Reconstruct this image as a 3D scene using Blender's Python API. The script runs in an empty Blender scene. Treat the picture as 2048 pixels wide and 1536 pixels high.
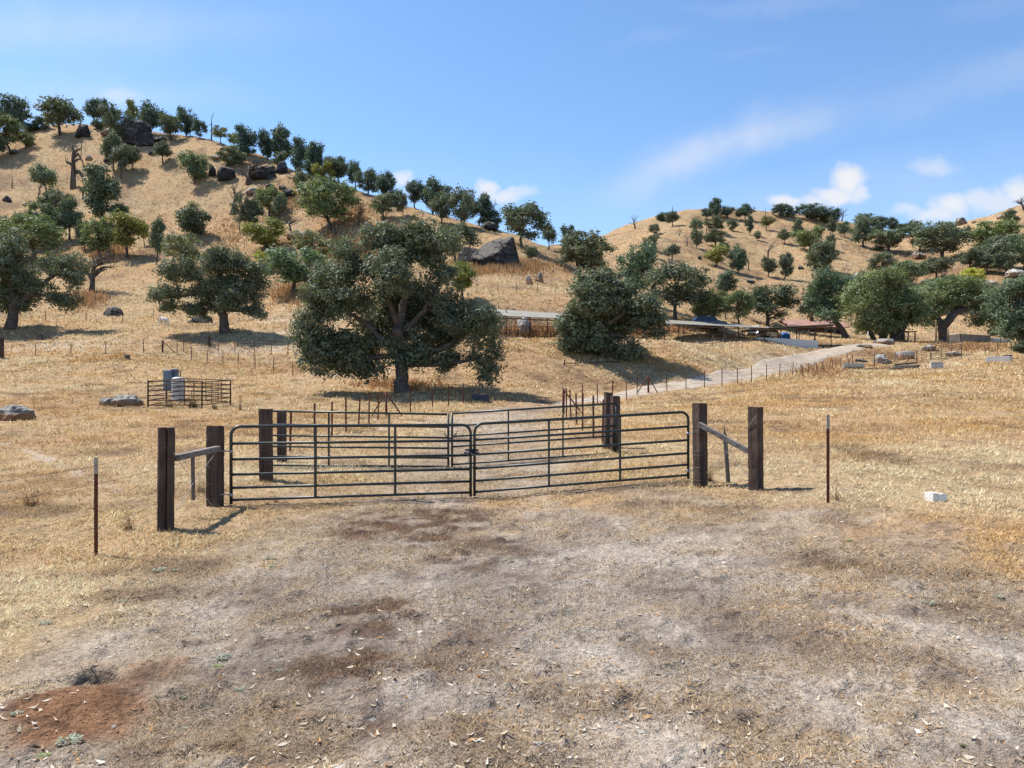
import bpy, bmesh, math, random
import numpy as np
from mathutils import Vector, Matrix

# ------------------------------------------------------------------ camera, light, exposure
SC = bpy.context.scene
COL = SC.collection
F, CU, HV, EYE = 1530.0, 1024.0, 815.0, 1.7      # focal length, centre and horizon of the 2048 px photo, eye height
cam_d = bpy.data.cameras.new('camera')
cam = bpy.data.objects.new('camera', cam_d); COL.objects.link(cam)
cam_d.sensor_width = 36.0
cam_d.lens = 36.0 * F / 2048.0
cam_d.shift_y = (HV - 768.0) / 2048.0
cam_d.clip_start, cam_d.clip_end = 0.05, 9000.0
cam.location = (0, 0, EYE); cam.rotation_euler = (math.radians(90), 0, 0)
SC.camera = cam

SUN_DIR = Vector((-0.56, 0.27, 1.0)).normalized()          # towards the sun
SUN_EL = math.asin(SUN_DIR.z); SUN_AZ = math.atan2(SUN_DIR.x, SUN_DIR.y)
sun_d = bpy.data.lights.new('sun', 'SUN'); sun_d.energy = 5.0; sun_d.angle = math.radians(0.5)
sun_d.color = (1.0, 0.95, 0.87)
sun = bpy.data.objects.new('sun', sun_d); COL.objects.link(sun)
sun.rotation_euler = SUN_DIR.to_track_quat('Z', 'Y').to_euler()
SC.view_settings.view_transform = 'Standard'; SC.view_settings.look = 'None'
SC.view_settings.exposure = 0.64; SC.view_settings.gamma = 1.0
SC.view_settings.use_curve_mapping = False
SC.cycles.max_bounces = 6; SC.cycles.diffuse_bounces = 3; SC.cycles.transparent_max_bounces = 8

W = bpy.data.worlds.new('World'); SC.world = W; W.use_nodes = True

def build_world():
    nt = W.node_tree; N = nt.nodes; L = nt.links
    N.clear()
    out = N.new('ShaderNodeOutputWorld'); bg = N.new('ShaderNodeBackground')
    L.new(bg.outputs[0], out.inputs[0]); bg.inputs[1].default_value = 0.12
    sky = N.new('ShaderNodeTexSky'); sky.sky_type = 'NISHITA'; sky.sun_disc = False
    sky.sun_elevation = SUN_EL; sky.sun_rotation = SUN_AZ
    sky.altitude = 300; sky.air_density = 1.0; sky.dust_density = 0.35; sky.ozone_density = 2.2
    tc = N.new('ShaderNodeTexCoord'); sep = N.new('ShaderNodeSeparateXYZ'); L.new(tc.outputs['Generated'], sep.inputs[0])
    def math_(op, a, b=None, clamp=False):
        n = N.new('ShaderNodeMath'); n.operation = op; n.use_clamp = clamp
        for i, x in enumerate((a, b)):
            if x is None: continue
            if isinstance(x, (int, float)): n.inputs[i].default_value = x
            else: L.new(x, n.inputs[i])
        return n.outputs[0]
    ysafe = math_('MAXIMUM', sep.outputs[1], 0.05)
    px = math_('DIVIDE', sep.outputs[0], ysafe); pz = math_('DIVIDE', sep.outputs[2], ysafe)
    comb = N.new('ShaderNodeCombineXYZ'); L.new(px, comb.inputs[0]); L.new(pz, comb.inputs[1])
    def noise(scale, detail, rough=0.55, vec=None):
        n = N.new('ShaderNodeTexNoise'); n.inputs['Scale'].default_value = scale
        n.inputs['Detail'].default_value = detail; n.inputs['Roughness'].default_value = rough
        L.new(vec or comb.outputs[0], n.inputs['Vector']); return n
    def warped(scale, amp):
        n = noise(scale, 6, 0.6)
        s = N.new('ShaderNodeVectorMath'); s.operation = 'SUBTRACT'; L.new(n.outputs['Color'], s.inputs[0]); s.inputs[1].default_value = (.5, .5, .5)
        m = N.new('ShaderNodeVectorMath'); m.operation = 'SCALE'; L.new(s.outputs[0], m.inputs[0]); m.inputs['Scale'].default_value = amp
        a = N.new('ShaderNodeVectorMath'); a.operation = 'ADD'; L.new(comb.outputs[0], a.inputs[0]); L.new(m.outputs[0], a.inputs[1])
        return a.outputs[0]
    wc = warped(22, 0.042)          # cumulus edges
    ws = warped(5, 0.10)            # cirrus edges
    def blob(u, v, ru, rv, ang, vec, soft):
        mp = N.new('ShaderNodeMapping'); mp.vector_type = 'TEXTURE'
        mp.inputs['Location'].default_value = ((u - CU) / F, (HV - v) / F, 0)
        mp.inputs['Rotation'].default_value = (0, 0, math.radians(ang))
        mp.inputs['Scale'].default_value = (ru / F, rv / F, 1000)
        L.new(vec, mp.inputs['Vector'])
        ln = N.new('ShaderNodeVectorMath'); ln.operation = 'LENGTH'; L.new(mp.outputs[0], ln.inputs[0])
        mr = N.new('ShaderNodeMapRange'); mr.interpolation_type = 'SMOOTHSTEP'
        L.new(ln.outputs['Value'], mr.inputs[0])
        mr.inputs[1].default_value = soft; mr.inputs[2].default_value = 1.45 if soft > .2 else 1.7
        mr.inputs[3].default_value = 1.0; mr.inputs[4].default_value = 0.0
        return mr.outputs[0]
    cum = None
    for (u, v, ru, rv, k) in CLOUDS:
        b = math_('MULTIPLY', blob(u, v, ru, rv, 0, wc, 0.25 if k > .6 else 0.0), k*.9)
        cum = b if cum is None else math_('MAXIMUM', cum, b)
    cir = None
    for (u, v, ru, rv, a, k) in CIRRUS:
        b = math_('MULTIPLY', blob(u, v, ru, rv, a, ws, 0.0), k)
        cir = b if cir is None else math_('ADD', cir, b)
    n2 = noise(9, 5, 0.6, ws)
    ncl = N.new('ShaderNodeMapRange'); L.new(n2.outputs['Fac'], ncl.inputs[0]); ncl.inputs[1].default_value = .3; ncl.inputs[2].default_value = .65
    ncl.inputs[3].default_value = .55; ncl.inputs[4].default_value = 1.1
    cir = math_('MULTIPLY', math_('MULTIPLY', cir, .62), ncl.outputs[0], True)
    tot = math_('MAXIMUM', cir, math_('MINIMUM', cum, .95), True)
    front = math_('GREATER_THAN', sep.outputs[1], 0.06)
    tot = math_('MULTIPLY', tot, front)
    # the blue of this afternoon sky: a little deeper than the model's
    hs = N.new('ShaderNodeHueSaturation'); L.new(sky.outputs[0], hs.inputs['Color'])
    hs.inputs['Saturation'].default_value = SKY_SAT; hs.inputs['Value'].default_value = SKY_VAL; hs.inputs['Hue'].default_value = SKY_HUE
    mx = N.new('ShaderNodeMix'); mx.data_type = 'RGBA'
    L.new(tot, mx.inputs[0]); L.new(hs.outputs[0], mx.inputs[6]); mx.inputs[7].default_value = CLOUD_COL
    L.new(mx.outputs[2], bg.inputs[0])

SKY_SAT, SKY_VAL, SKY_HUE = 1.13, 1.12, 0.5
CLOUD_COL = (5.0, 4.9, 4.9, 1)
CLOUDS = [(1697,362,40,30,1.0),(1668,388,48,20,.95),(1716,392,30,22,.8),(1632,402,45,16,.75),(1568,406,34,14,.9),(1600,415,60,14,.55),
          (1868,332,46,20,.55),(1812,425,40,14,.6),(1900,412,48,28,.95),(1868,432,50,18,.8),(1955,400,50,22,.7),(2035,386,42,28,.9),(2000,410,70,30,.7),
          (975,378,26,20,.85),(1008,390,44,15,.8),(1042,388,34,11,.6),(803,362,24,16,.75),(830,385,30,18,.4),(238,196,52,20,.5)]
CIRRUS = [(1425,290,190,42,22,.50),(1330,335,120,30,26,.30),(1530,255,160,26,14,.24),(1560,235,240,40,16,.12),(1900,190,260,36,16,.20),(1300,68,80,16,8,.12),(1505,85,60,12,8,.10),
          (60,200,220,70,8,.30),(60,40,260,40,4,.35),(330,60,260,40,2,.22),(330,185,180,28,-4,.2),(1550,4,160,18,0,.16),(2000,20,120,30,10,.12),(1700,400,420,70,8,.22),(2040,150,140,40,25,.15),(900,420,700,90,0,.12)]
build_world()

# ------------------------------------------------------------------ numeric helpers
def pchip(x, y, xq):
    n = len(x); h = np.diff(x); dl = np.diff(y) / h
    m = np.zeros(n)
    for i in range(1, n - 1):
        if dl[i-1] * dl[i] > 0:
            w1 = 2*h[i] + h[i-1]; w2 = h[i] + 2*h[i-1]
            m[i] = (w1 + w2) / (w1/dl[i-1] + w2/dl[i])
    m[0] = dl[0]; m[-1] = dl[-1]
    k = np.clip(np.searchsorted(x, xq) - 1, 0, n - 2)
    t = np.clip((xq - x[k]) / h[k], 0, 1)
    h00 = 2*t**3 - 3*t**2 + 1; h10 = t**3 - 2*t**2 + t; h01 = -2*t**3 + 3*t**2; h11 = t**3 - t**2
    return h00*y[k] + h10*h[k]*m[k] + h01*y[k+1] + h11*h[k]*m[k+1]

def _hash(ix, iy, iz, seed):
    n = (ix.astype(np.int64)*374761393 + iy.astype(np.int64)*668265263 + iz.astype(np.int64)*2147483647 + seed*974711) & 0x7fffffff
    n = ((n ^ (n >> 13)) * 1274126177) & 0x7fffffff
    n = ((n ^ (n >> 16)) * 2246822519) & 0x7fffffff
    return (n & 0xffffff) / float(0xffffff)

def vnoise3(x, y, z, seed=0):
    ix, iy, iz = np.floor(x), np.floor(y), np.floor(z)
    fx, fy, fz = x-ix, y-iy, z-iz
    fx = fx*fx*(3-2*fx); fy = fy*fy*(3-2*fy); fz = fz*fz*(3-2*fz)
    r = 0
    for a in (0, 1):
        for b in (0, 1):
            for c in (0, 1):
                r = r + _hash(ix+a, iy+b, iz+c, seed) * (fx if a else 1-fx) * (fy if b else 1-fy) * (fz if c else 1-fz)
    return r

def vnoise(x, y, seed=0):
    ix, iy = np.floor(x), np.floor(y)
    fx, fy = x-ix, y-iy
    fx = fx*fx*(3-2*fx); fy = fy*fy*(3-2*fy)
    z = np.zeros_like(ix)
    return (_hash(ix, iy, z, seed)*(1-fx)*(1-fy) + _hash(ix+1, iy, z, seed)*fx*(1-fy)
            + _hash(ix, iy+1, z, seed)*(1-fx)*fy + _hash(ix+1, iy+1, z, seed)*fx*fy)

def fbm(x, y, oct=4, seed=0):
    r, a, s = 0, .5, 0
    for o in range(oct):
        r = r + a*vnoise(x*2**o + 17.3*o, y*2**o - 9.1*o, seed+o); s += a; a *= .55
    return r/s
def fbm3(p, oct=4, seed=0):
    r, a, s = 0, .5, 0
    for o in range(oct):
        q = p*2**o + 13.7*o
        r = r + a*vnoise3(q[:,0], q[:,1], q[:,2], seed+o); s += a; a *= .55
    return r/s
def sstep(a, b, x):
    t = np.clip((x-a)/(b-a), 0, 1); return t*t*(3-2*t)

# ------------------------------------------------------------------ terrain: ridge lines and benches surveyed as (u, depth, height), height by 'z' or by photo row 'v'
ROWS = [
 ('z', [(-600,.6,0),(2650,.6,0)]),
 ('z', [(-600,3,0),(2650,3,0)]),
 ('z', [(-600,6.4,-.1),(1024,6.4,0),(2650,6.4,.1)]),
 ('z', [(-600,8,-.1),(192,9,-.05),(331,10.4,.02),(446,12.5,.09),(700,13,.095),(945,13.6,.10),(1376,14.5,.30),(1513,13,.29),(1655,11.2,.285),(2048,10.8,.30),(2650,10.5,.32)]),
 ('z', [(-600,17,.2),(0,17,.3),(540,17,.33),(900,17.8,.33),(1232,18.5,.6),(1500,19,.75),(1800,19,.85),(2048,19,.92),(2650,19,1.0)]),
 ('z', [(-600,24,1.0),(0,28,1.3),(250,32,1.6),(500,33,1.5),(750,33,1.34),(1000,33,1.3),(1200,33,1.45),(1400,33,1.63),(1600,33,1.84),(1800,33,1.95),(2048,33,2.1),(2650,33,2.3)]),
 ('z', [(-600,44,3.4),(0,45,3.2),(250,45,3.15),(500,45,2.8),(750,45,2.6),(1000,46,2.8),(1200,48,2.5),(1400,50,2.85),(1600,52,3.4),(1800,54,3.75),(2048,54,4.1),(2650,54,4.6)]),
 ('v', [(-600,62,700),(0,63,712),(250,63,705),(500,63,724),(750,61,700),(1000,60,681),(1200,62,681),(1330,64,683),(1420,63,712),(1500,64,742),(1600,68,748),(1700,75,738),(1800,75,738),(2048,75,722),(2650,75,715)]),
 ('v', [(-600,75,640),(0,75,657),(250,73,666),(500,72,668),(750,72,678),(950,72,681),(1050,73,682),(1200,75,683),(1330,78,685),(1420,78,686),(1500,78,690),(1600,86,698),(1700,90,691),(1800,93,687),(2048,93,690),(2650,93,690)]),
 ('v', [(-600,100,580),(0,100,600),(250,96,620),(500,92,622),(750,82,625),(950,75.5,618),(1050,77,618),(1200,80,626),(1400,92,642),(1500,98,664),(1600,104,672),(1700,108,678),(1800,112,683),(2048,112,688),(2650,112,688)]),
 ('v', [(-600,125,490),(0,125,530),(250,120,542),(500,118,560),(750,105,560),(1000,98,547),(1200,105,578),(1400,125,612),(1600,140,632),(1800,145,640),(2048,145,632),(2650,145,620)]),
 ('v', [(-600,165,360),(0,165,400),(250,158,420),(500,150,440),(750,130,478),(1000,116,503),(1200,130,545),(1400,180,530),(1600,205,540),(1800,205,552),(2048,200,530),(2650,200,500)]),
 ('v', [(-600,215,255),(0,215,264),(150,215,250),(300,212,266),(410,200,280),(500,190,312),(620,175,358),(750,160,398),(850,150,425),(940,144,447),(1040,140,472),(1130,140,498),(1200,150,518),(1300,200,480),(1400,240,462),(1600,260,474),(1800,260,498),(1930,255,482),(2048,250,462),(2650,250,430)]),
 ('v', [(-600,262,300),(0,260,318),(150,258,305),(300,255,318),(500,230,365),(750,200,448),(940,186,500),(1130,190,530),(1200,215,502),(1300,255,462),(1400,280,438),(1600,290,446),(1800,290,482),(1930,285,462),(2048,280,432),(2650,280,390)]),
 ('v', [(-600,320,360),(0,320,370),(500,310,430),(800,300,500),(1000,300,528),(1100,300,512),(1200,300,489),(1250,300,467),(1300,300,445),(1350,300,430),(1400,300,424),(1500,305,423),(1600,310,431),(1700,310,446),(1800,312,470),(1850,312,474),(1900,310,455),(1960,306,438),(2048,300,415),(2650,300,350)]),
 ('v', [(-600,430,520),(0,430,520),(500,430,560),(1000,420,620),(1200,420,580),(1400,420,545),(1700,430,560),(1850,430,580),(2048,420,540),(2650,420,500)]),
 ('z', [(-600,700,30),(2650,700,30)]),
 ('z', [(-600,4000,20),(2650,4000,20)]),
]
NU, ND = 820, 640
UCOL = np.linspace(-480, 2530, NU)
TH_IN = np.arctan((UCOL - CU) / F)
n_out = 90
TH_OUT = np.linspace(TH_IN[-1], 2*math.pi + TH_IN[0], n_out + 2)[1:-1]
TH = np.concatenate([TH_IN, TH_OUT])                 # 0..2pi wrap, from left edge round the back
DROW = np.concatenate([np.exp(np.linspace(math.log(.6), math.log(420), ND)), np.exp(np.linspace(math.log(420), math.log(4000), 26))[1:]])
LD = np.log(DROW)
NT, NR = len(TH), len(DROW)
def row_at(row, u):
    kind, pts = row
    uu = np.array([p[0] for p in pts], float); dd = np.array([p[1] for p in pts], float)
    zz = np.array([p[2] if kind == 'z' else EYE + p[1]*(HV - p[2])/F for p in pts], float)
    return pchip(uu, dd, u), pchip(uu, zz, u)
def clampu(th):
    a = np.where(th > math.pi, th - 2*math.pi, th)
    lo, hi = TH_IN[0], TH_IN[-1]
    return CU + F*np.tan(np.clip(a, lo, hi)), a
UC, ANG = clampu(TH)
back = sstep(math.radians(60), math.radians(125), np.abs(ANG))
RD = np.array([row_at(r, UC)[0] for r in ROWS]); RZ = np.array([row_at(r, UC)[1] for r in ROWS])
RSC = 1/np.cos(np.clip(ANG, TH_IN[0], TH_IN[-1]))     # radius per depth
ZG = np.zeros((NT, NR))
for i in range(NT):
    ZG[i] = pchip(np.log(RD[:, i]), RZ[:, i], LD)
ZG *= (1 - back)[:, None]
# where behind, blend the two flanks
XG = (np.sin(ANG)*RSC)[:, None] * DROW[None, :]
YG = (np.cos(ANG)*RSC)[:, None] * DROW[None, :]
DG = np.repeat(DROW[None, :], NT, 0)
wfar = sstep(70, 130, DG) * (1 - sstep(350, 600, DG))
wmid = sstep(14, 40, DG) * (1 - sstep(350, 600, DG))
near = 1 - sstep(30, 60, DG)
ZG += near*(fbm(XG*1.3, YG*1.3, 4, 3) - .5)*0.07*sstep(.5, 4, DG) + near*(fbm(XG*9, YG*9, 2, 8) - .5)*0.018
ZG += wmid*((fbm(XG*.35, YG*.35, 4, 21) - .5)*.32 + (fbm(XG*1.6, YG*1.6, 2, 25) - .5)*.10)
ZG += wfar*((fbm(XG*.06, YG*.06, 4, 31) - .5)*3.0 + (fbm(XG*.3, YG*.3, 3, 37) - .5)*.7)
# cattle terracettes along the contours of the steep ground
slope_w = wfar*.16 + sstep(48, 60, DG)*(1 - wfar)*.05
ZG += slope_w*np.sin(ZG*5.2 + 5*fbm(XG*.12, YG*.12, 3, 51))*fbm(XG*.2, YG*.2, 2, 55)

def G(x, y):
    x = np.asarray(x, float); y = np.asarray(y, float)
    th = np.arctan2(x, y); th = np.where(th < TH[0], th + 2*math.pi, th)
    u_, a_ = clampu(th)
    rs = 1/np.cos(np.clip(a_, TH_IN[0], TH_IN[-1]))
    d = np.maximum(np.hypot(x, y)/rs, DROW[0])
    fi = np.interp(th, TH, np.arange(NT)); fj = np.interp(np.log(d), LD, np.arange(NR))
    i = np.clip(np.floor(fi).astype(int), 0, NT-2); j = np.clip(np.floor(fj).astype(int), 0, NR-2)
    a, b = fi - i, fj - j
    return ZG[i, j]*(1-a)*(1-b) + ZG[i+1, j]*a*(1-b) + ZG[i, j+1]*(1-a)*b + ZG[i+1, j+1]*a*b
def gz(x, y): return float(G(x, y))
_DS = np.exp(np.linspace(math.log(2), math.log(380), 2600))
def hit(u, v):
    """ground point seen at a photo pixel (first crossing; the nearest skyline when the ray clears the land)"""
    t, s = (u - CU)/F, (HV - v)/F
    g = G(t*_DS, _DS); dz = (EYE + s*_DS) - g
    k = np.where(dz <= 0)[0]
    if len(k):
        k = k[0]
        d = _DS[0] if k == 0 else _DS[k-1] + (_DS[k]-_DS[k-1])*dz[k-1]/(dz[k-1]-dz[k])
    else:
        d = _DS[np.argmin(np.where(_DS > 60, dz/_DS, 9))]
    return Vector((t*d, d, gz(t*d, d)))
def on(u, d): return Vector(((u-CU)/F*d, d, gz((u-CU)/F*d, d)))
def P3(u, v, d): return Vector(((u-CU)/F*d, d, EYE + (HV-v)/F*d))

# burrow and its spoil heap
_b = hit(190, 1352)
def _bump(cx, cy, rx, ry, amp, ang=0):
    dx, dy = XG-cx, YG-cy; c, s = math.cos(ang), math.sin(ang)
    q = ((dx*c+dy*s)/rx)**2 + ((-dx*s+dy*c)/ry)**2
    return amp*np.exp(-q)
_m = hit(95, 1425)
ZG += _bump(_m.x, _m.y, .62, .30, .085, .35)*(0.75 + .5*fbm(XG*14, YG*14, 3, 71)) + _bump(_b.x, _b.y+.12, .20, .10, .05)
ZG -= _bump(_b.x, _b.y, .10, .095, .55)
ZG += near*(1-sstep(14, 24, DG))*np.maximum(fbm(XG*5, YG*5, 3, 77) - .55, 0)*.16
# ------------------------------------------------------------------ materials
class NB:
    def __init__(s, name):
        s.m = bpy.data.materials.new(name); s.m.use_nodes = True
        s.nt = s.m.node_tree; s.N = s.nt.nodes; s.L = s.nt.links
        s.N.clear(); s.out = s.N.new('ShaderNodeOutputMaterial')
        s.p = s.N.new('ShaderNodeBsdfPrincipled'); s.L.new(s.p.outputs[0], s.out.inputs[0])
        s.tc = s.N.new('ShaderNodeTexCoord')
    def set(s, node, i, v):
        if v is None: return
        if isinstance(v, bpy.types.NodeSocket): s.L.new(v, node.inputs[i])
        elif isinstance(v, (tuple, list)) and len(v) == 3 and node.inputs[i].type == 'RGBA': node.inputs[i].default_value = (*v, 1)
        else: node.inputs[i].default_value = v
    def math(s, op, a, b=None, clamp=False):
        n = s.N.new('ShaderNodeMath'); n.operation = op; n.use_clamp = clamp
        s.set(n, 0, a); s.set(n, 1, b); return n.outputs[0]
    def noise(s, scale, detail=4, rough=.55, coord='Object', stretch=None, dist=0):
        n = s.N.new('ShaderNodeTexNoise'); v = s.tc.outputs[coord]
        if stretch:
            mp = s.N.new('ShaderNodeMapping'); mp.inputs['Scale'].default_value = stretch; s.L.new(v, mp.inputs[0]); v = mp.outputs[0]
        s.L.new(v, n.inputs['Vector']); n.inputs['Scale'].default_value = scale
        n.inputs['Detail'].default_value = detail; n.inputs['Roughness'].default_value = rough; n.inputs['Distortion'].default_value = dist
        return n.outputs['Fac']
    def rng(s, v, a, b, c=0., d=1., smooth=True):
        n = s.N.new('ShaderNodeMapRange'); n.interpolation_type = 'SMOOTHSTEP' if smooth else 'LINEAR'
        for i, q in enumerate((v, a, b, c, d)): s.set(n, i, q)
        return n.outputs[0]
    def mix(s, f, a, b, blend='MIX'):
        n = s.N.new('ShaderNodeMix'); n.data_type = 'RGBA'; n.blend_type = blend; n.clamp_factor = True
        s.set(n, 0, f); s.set(n, 6, a); s.set(n, 7, b); return n.outputs[2]
    def attr(s, name):
        n = s.N.new('ShaderNodeAttribute'); n.attribute_name = name; return n
    def bump(s, h, strength=.5, dist=.02):
        n = s.N.new('ShaderNodeBump'); n.inputs['Strength'].default_value = strength; n.inputs['Distance'].default_value = dist
        s.L.new(h, n.inputs['Height']); s.L.new(n.outputs[0], s.p.inputs['Normal'])
    def fin(s, col=None, rough=.9, metal=0., spec=.3):
        s.set(s.p, 'Base Color', col); s.set(s.p, 'Roughness', rough); s.set(s.p, 'Metallic', metal)
        s.p.inputs['Specular IOR Level'].default_value = spec
        return s.m

def simple(name, c1, c2, scale=8, rough=.8, metal=0., spec=.3, stretch=None, bump=.3, bd=.01, detail=5):
    b = NB(name); n = b.noise(scale, detail, .6, stretch=stretch)
    b.bump(n, bump, bd)
    return b.fin(b.mix(b.rng(n, .35, .65), c1, c2), rough, metal, spec)

def mat_ground():
    b = NB('dry_ground'); z = b.attr('zone')
    sp = b.N.new('ShaderNodeSeparateColor'); b.L.new(z.outputs['Color'], sp.inputs[0])
    gr, red, dark = sp.outputs[0], sp.outputs[1], sp.outputs[2]; pale = z.outputs['Alpha']
    n_c = b.noise(.12, 4); n_m = b.noise(1.1, 5, .6); n_t = b.noise(4.5, 5, .65); n_f = b.noise(26, 4, .7); n_g = b.noise(110, 2, .7)
    straw = b.mix(b.rng(n_m, .35, .65), (.31, .21, .115), (.43, .31, .175))
    straw = b.mix(b.rng(n_c, .42, .62, 0, .6), straw, (.42, .25, .125))
    straw = b.mix(b.rng(n_t, .52, .68, 0, .85), straw, (.215, .135, .075))
    grav = b.mix(b.rng(n_m, .3, .7), (.225, .183, .148), (.33, .285, .24))
    grav = b.mix(b.rng(n_t, .5, .72, 0, .85), grav, (.125, .09, .068))
    c = b.mix(gr, straw, grav)
    c = b.mix(b.math('MULTIPLY', pale, .85), c, b.mix(n_t, (.58, .50, .41), (.46, .395, .335)))
    c = b.mix(red, c, b.mix(b.rng(n_t, .35, .65), (.235, .125, .066), (.135, .070, .038)))
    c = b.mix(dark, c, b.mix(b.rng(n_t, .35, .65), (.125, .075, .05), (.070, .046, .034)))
    f = b.math('MULTIPLY', b.rng(n_f, .3, .7, .60, 1.32, False), b.rng(n_g, .3, .7, .72, 1.28, False))
    fc = b.N.new('ShaderNodeCombineColor')
    for i in range(3): b.L.new(f, fc.inputs[i])
    c = b.mix(1.0, c, fc.outputs[0], 'MULTIPLY')
    h = b.math('ADD', b.math('ADD', b.math('MULTIPLY', n_m, 3.2), b.math('MULTIPLY', n_t, 2.2)), b.math('ADD', b.math('MULTIPLY', n_f, .6), b.math('MULTIPLY', n_g, .22)))
    b.bump(h, 1.0, .05)
    return b.fin(c, .95, 0, .12)

def mat_road():
    b = NB('road_gravel'); n1 = b.noise(.8, 4); n2 = b.noise(7, 5, .65); n3 = b.noise(45, 3, .7)
    c = b.mix(b.rng(n1, .35, .65), (.40, .335, .265), (.32, .25, .185))
    c = b.mix(b.rng(n2, .52, .7, 0, .7), c, (.36, .28, .205))
    c = b.mix(b.rng(n3, .55, .75, 0, .6), c, (.50, .455, .405))
    b.bump(b.math('ADD', n2, b.math('MULTIPLY', n3, .5)), .7, .03)
    return b.fin(c, .95, 0, .15)

def mat_blades(name='straw_blades', trans=.3):
    b = NB(name); a = b.attr('col')
    n = b.noise(30, 2)
    c = b.mix(b.rng(n, .3, .7, 0, .25), a.outputs['Color'], (.25, .15, .07))
    b.fin(c, .75, 0, .15)
    tr = b.N.new('ShaderNodeBsdfTranslucent'); b.L.new(c, tr.inputs[0])
    ms = b.N.new('ShaderNodeMixShader'); ms.inputs[0].default_value = trans
    b.L.new(b.p.outputs[0], ms.inputs[1]); b.L.new(tr.outputs[0], ms.inputs[2]); b.L.new(ms.outputs[0], b.out.inputs[0])
    return b.m

def mat_leaf():
    b = NB('oak_leaf'); oi = b.N.new('ShaderNodeObjectInfo'); a = b.attr('tint')
    t = b.N.new('ShaderNodeSeparateColor'); b.L.new(a.outputs['Color'], t.inputs[0])
    c = b.mix(t.outputs[0], (.055, .076, .045), (.22, .245, .165))
    c = b.mix(b.rng(t.outputs[1], .80, .98, 0, .55), c, (.23, .225, .135))
    c = b.mix(1.0, c, oi.outputs['Color'], 'MULTIPLY')
    b.fin(c, .62, 0, .22)
    tr = b.N.new('ShaderNodeBsdfTranslucent'); b.L.new(b.mix(1.0, c, (1.1, 1.2, .6), 'MULTIPLY'), tr.inputs[0])
    ms = b.N.new('ShaderNodeMixShader'); ms.inputs[0].default_value = .22
    b.L.new(b.p.outputs[0], ms.inputs[1]); b.L.new(tr.outputs[0], ms.inputs[2]); b.L.new(ms.outputs[0], b.out.inputs[0])
    return b.m

def mat_bark(name, c1, c2):
    b = NB(name); n = b.noise(14, 6, .65, stretch=(1, 1, .22)); n2 = b.noise(2.2, 3)
    c = b.mix(b.rng(n, .35, .65), c1, c2); c = b.mix(b.rng(n2, .5, .7, 0, .5), c, tuple(x*1.5 for x in c2))
    b.bump(n, .9, .05); return b.fin(c, .9, 0, .15)

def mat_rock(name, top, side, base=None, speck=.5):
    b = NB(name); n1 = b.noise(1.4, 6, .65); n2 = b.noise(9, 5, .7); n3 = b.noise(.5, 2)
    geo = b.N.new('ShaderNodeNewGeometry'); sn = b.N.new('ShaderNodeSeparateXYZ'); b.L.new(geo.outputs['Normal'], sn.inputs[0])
    c = b.mix(b.rng(b.math('ADD', sn.outputs[2], b.math('MULTIPLY', b.math('SUBTRACT', n1, .5), 1.2)), .0, .75), side, top)   # lichen on upper faces, with lit tops and shaded sides painted in too
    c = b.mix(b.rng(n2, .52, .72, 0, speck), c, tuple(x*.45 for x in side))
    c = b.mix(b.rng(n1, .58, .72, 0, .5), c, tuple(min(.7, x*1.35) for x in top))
    if base:
        sg = b.N.new('ShaderNodeSeparateXYZ'); b.L.new(b.tc.outputs['Generated'], sg.inputs[0])
        k = b.rng(b.math('ADD', sg.outputs[2], b.math('MULTIPLY', b.math('SUBTRACT', n1, .5), .5)), .42, .64, 1, 0)
        c = b.mix(k, c, base)                                                              # soil stain round the foot
    vo = b.N.new('ShaderNodeTexVoronoi'); vo.feature = 'DISTANCE_TO_EDGE'; vo.inputs['Scale'].default_value = .30
    wv = b.N.new('ShaderNodeTexNoise'); wv.inputs['Scale'].default_value = .9; wv.inputs['Detail'].default_value = 4; b.L.new(b.tc.outputs['Object'], wv.inputs['Vector'])
    wm = b.N.new('ShaderNodeVectorMath'); wm.operation = 'MULTIPLY_ADD'; b.L.new(wv.outputs['Color'], wm.inputs[0]); wm.inputs[1].default_value = (2.2, 2.2, 2.2); b.L.new(b.tc.outputs['Object'], wm.inputs[2]); b.L.new(wm.outputs[0], vo.inputs['Vector']); cr = b.rng(b.math('ADD', vo.outputs['Distance'], b.math('MULTIPLY', n1, .12)), .05, .13)
    c = b.mix(cr, tuple(x*.6 for x in side), c)
    b.bump(b.math('ADD', b.math('ADD', n1, b.math('MULTIPLY', n2, .5)), b.math('MULTIPLY', cr, .5)), 1.0, .28)
    return b.fin(c, .92, 0, .12)

def mat_tie():
    b = NB('creosoted_timber'); n = b.noise(16, 6, .7, stretch=(1, 1, .06)); n2 = b.noise(3, 4); n3 = b.noise(60, 3, .7, stretch=(1, 1, .1))
    c = b.mix(b.rng(n, .3, .7), (.030, .020, .017), (.105, .070, .055))
    c = b.mix(b.rng(n2, .45, .7, 0, .6), c, (.15, .105, .08))
    c = b.mix(b.rng(n3, .6, .75, 0, .4), c, (.21, .16, .13))
    b.bump(b.math('ADD', n, b.math('MULTIPLY', n3, .4)), 1.0, .025); return b.fin(c, .88, 0, .18)

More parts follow.
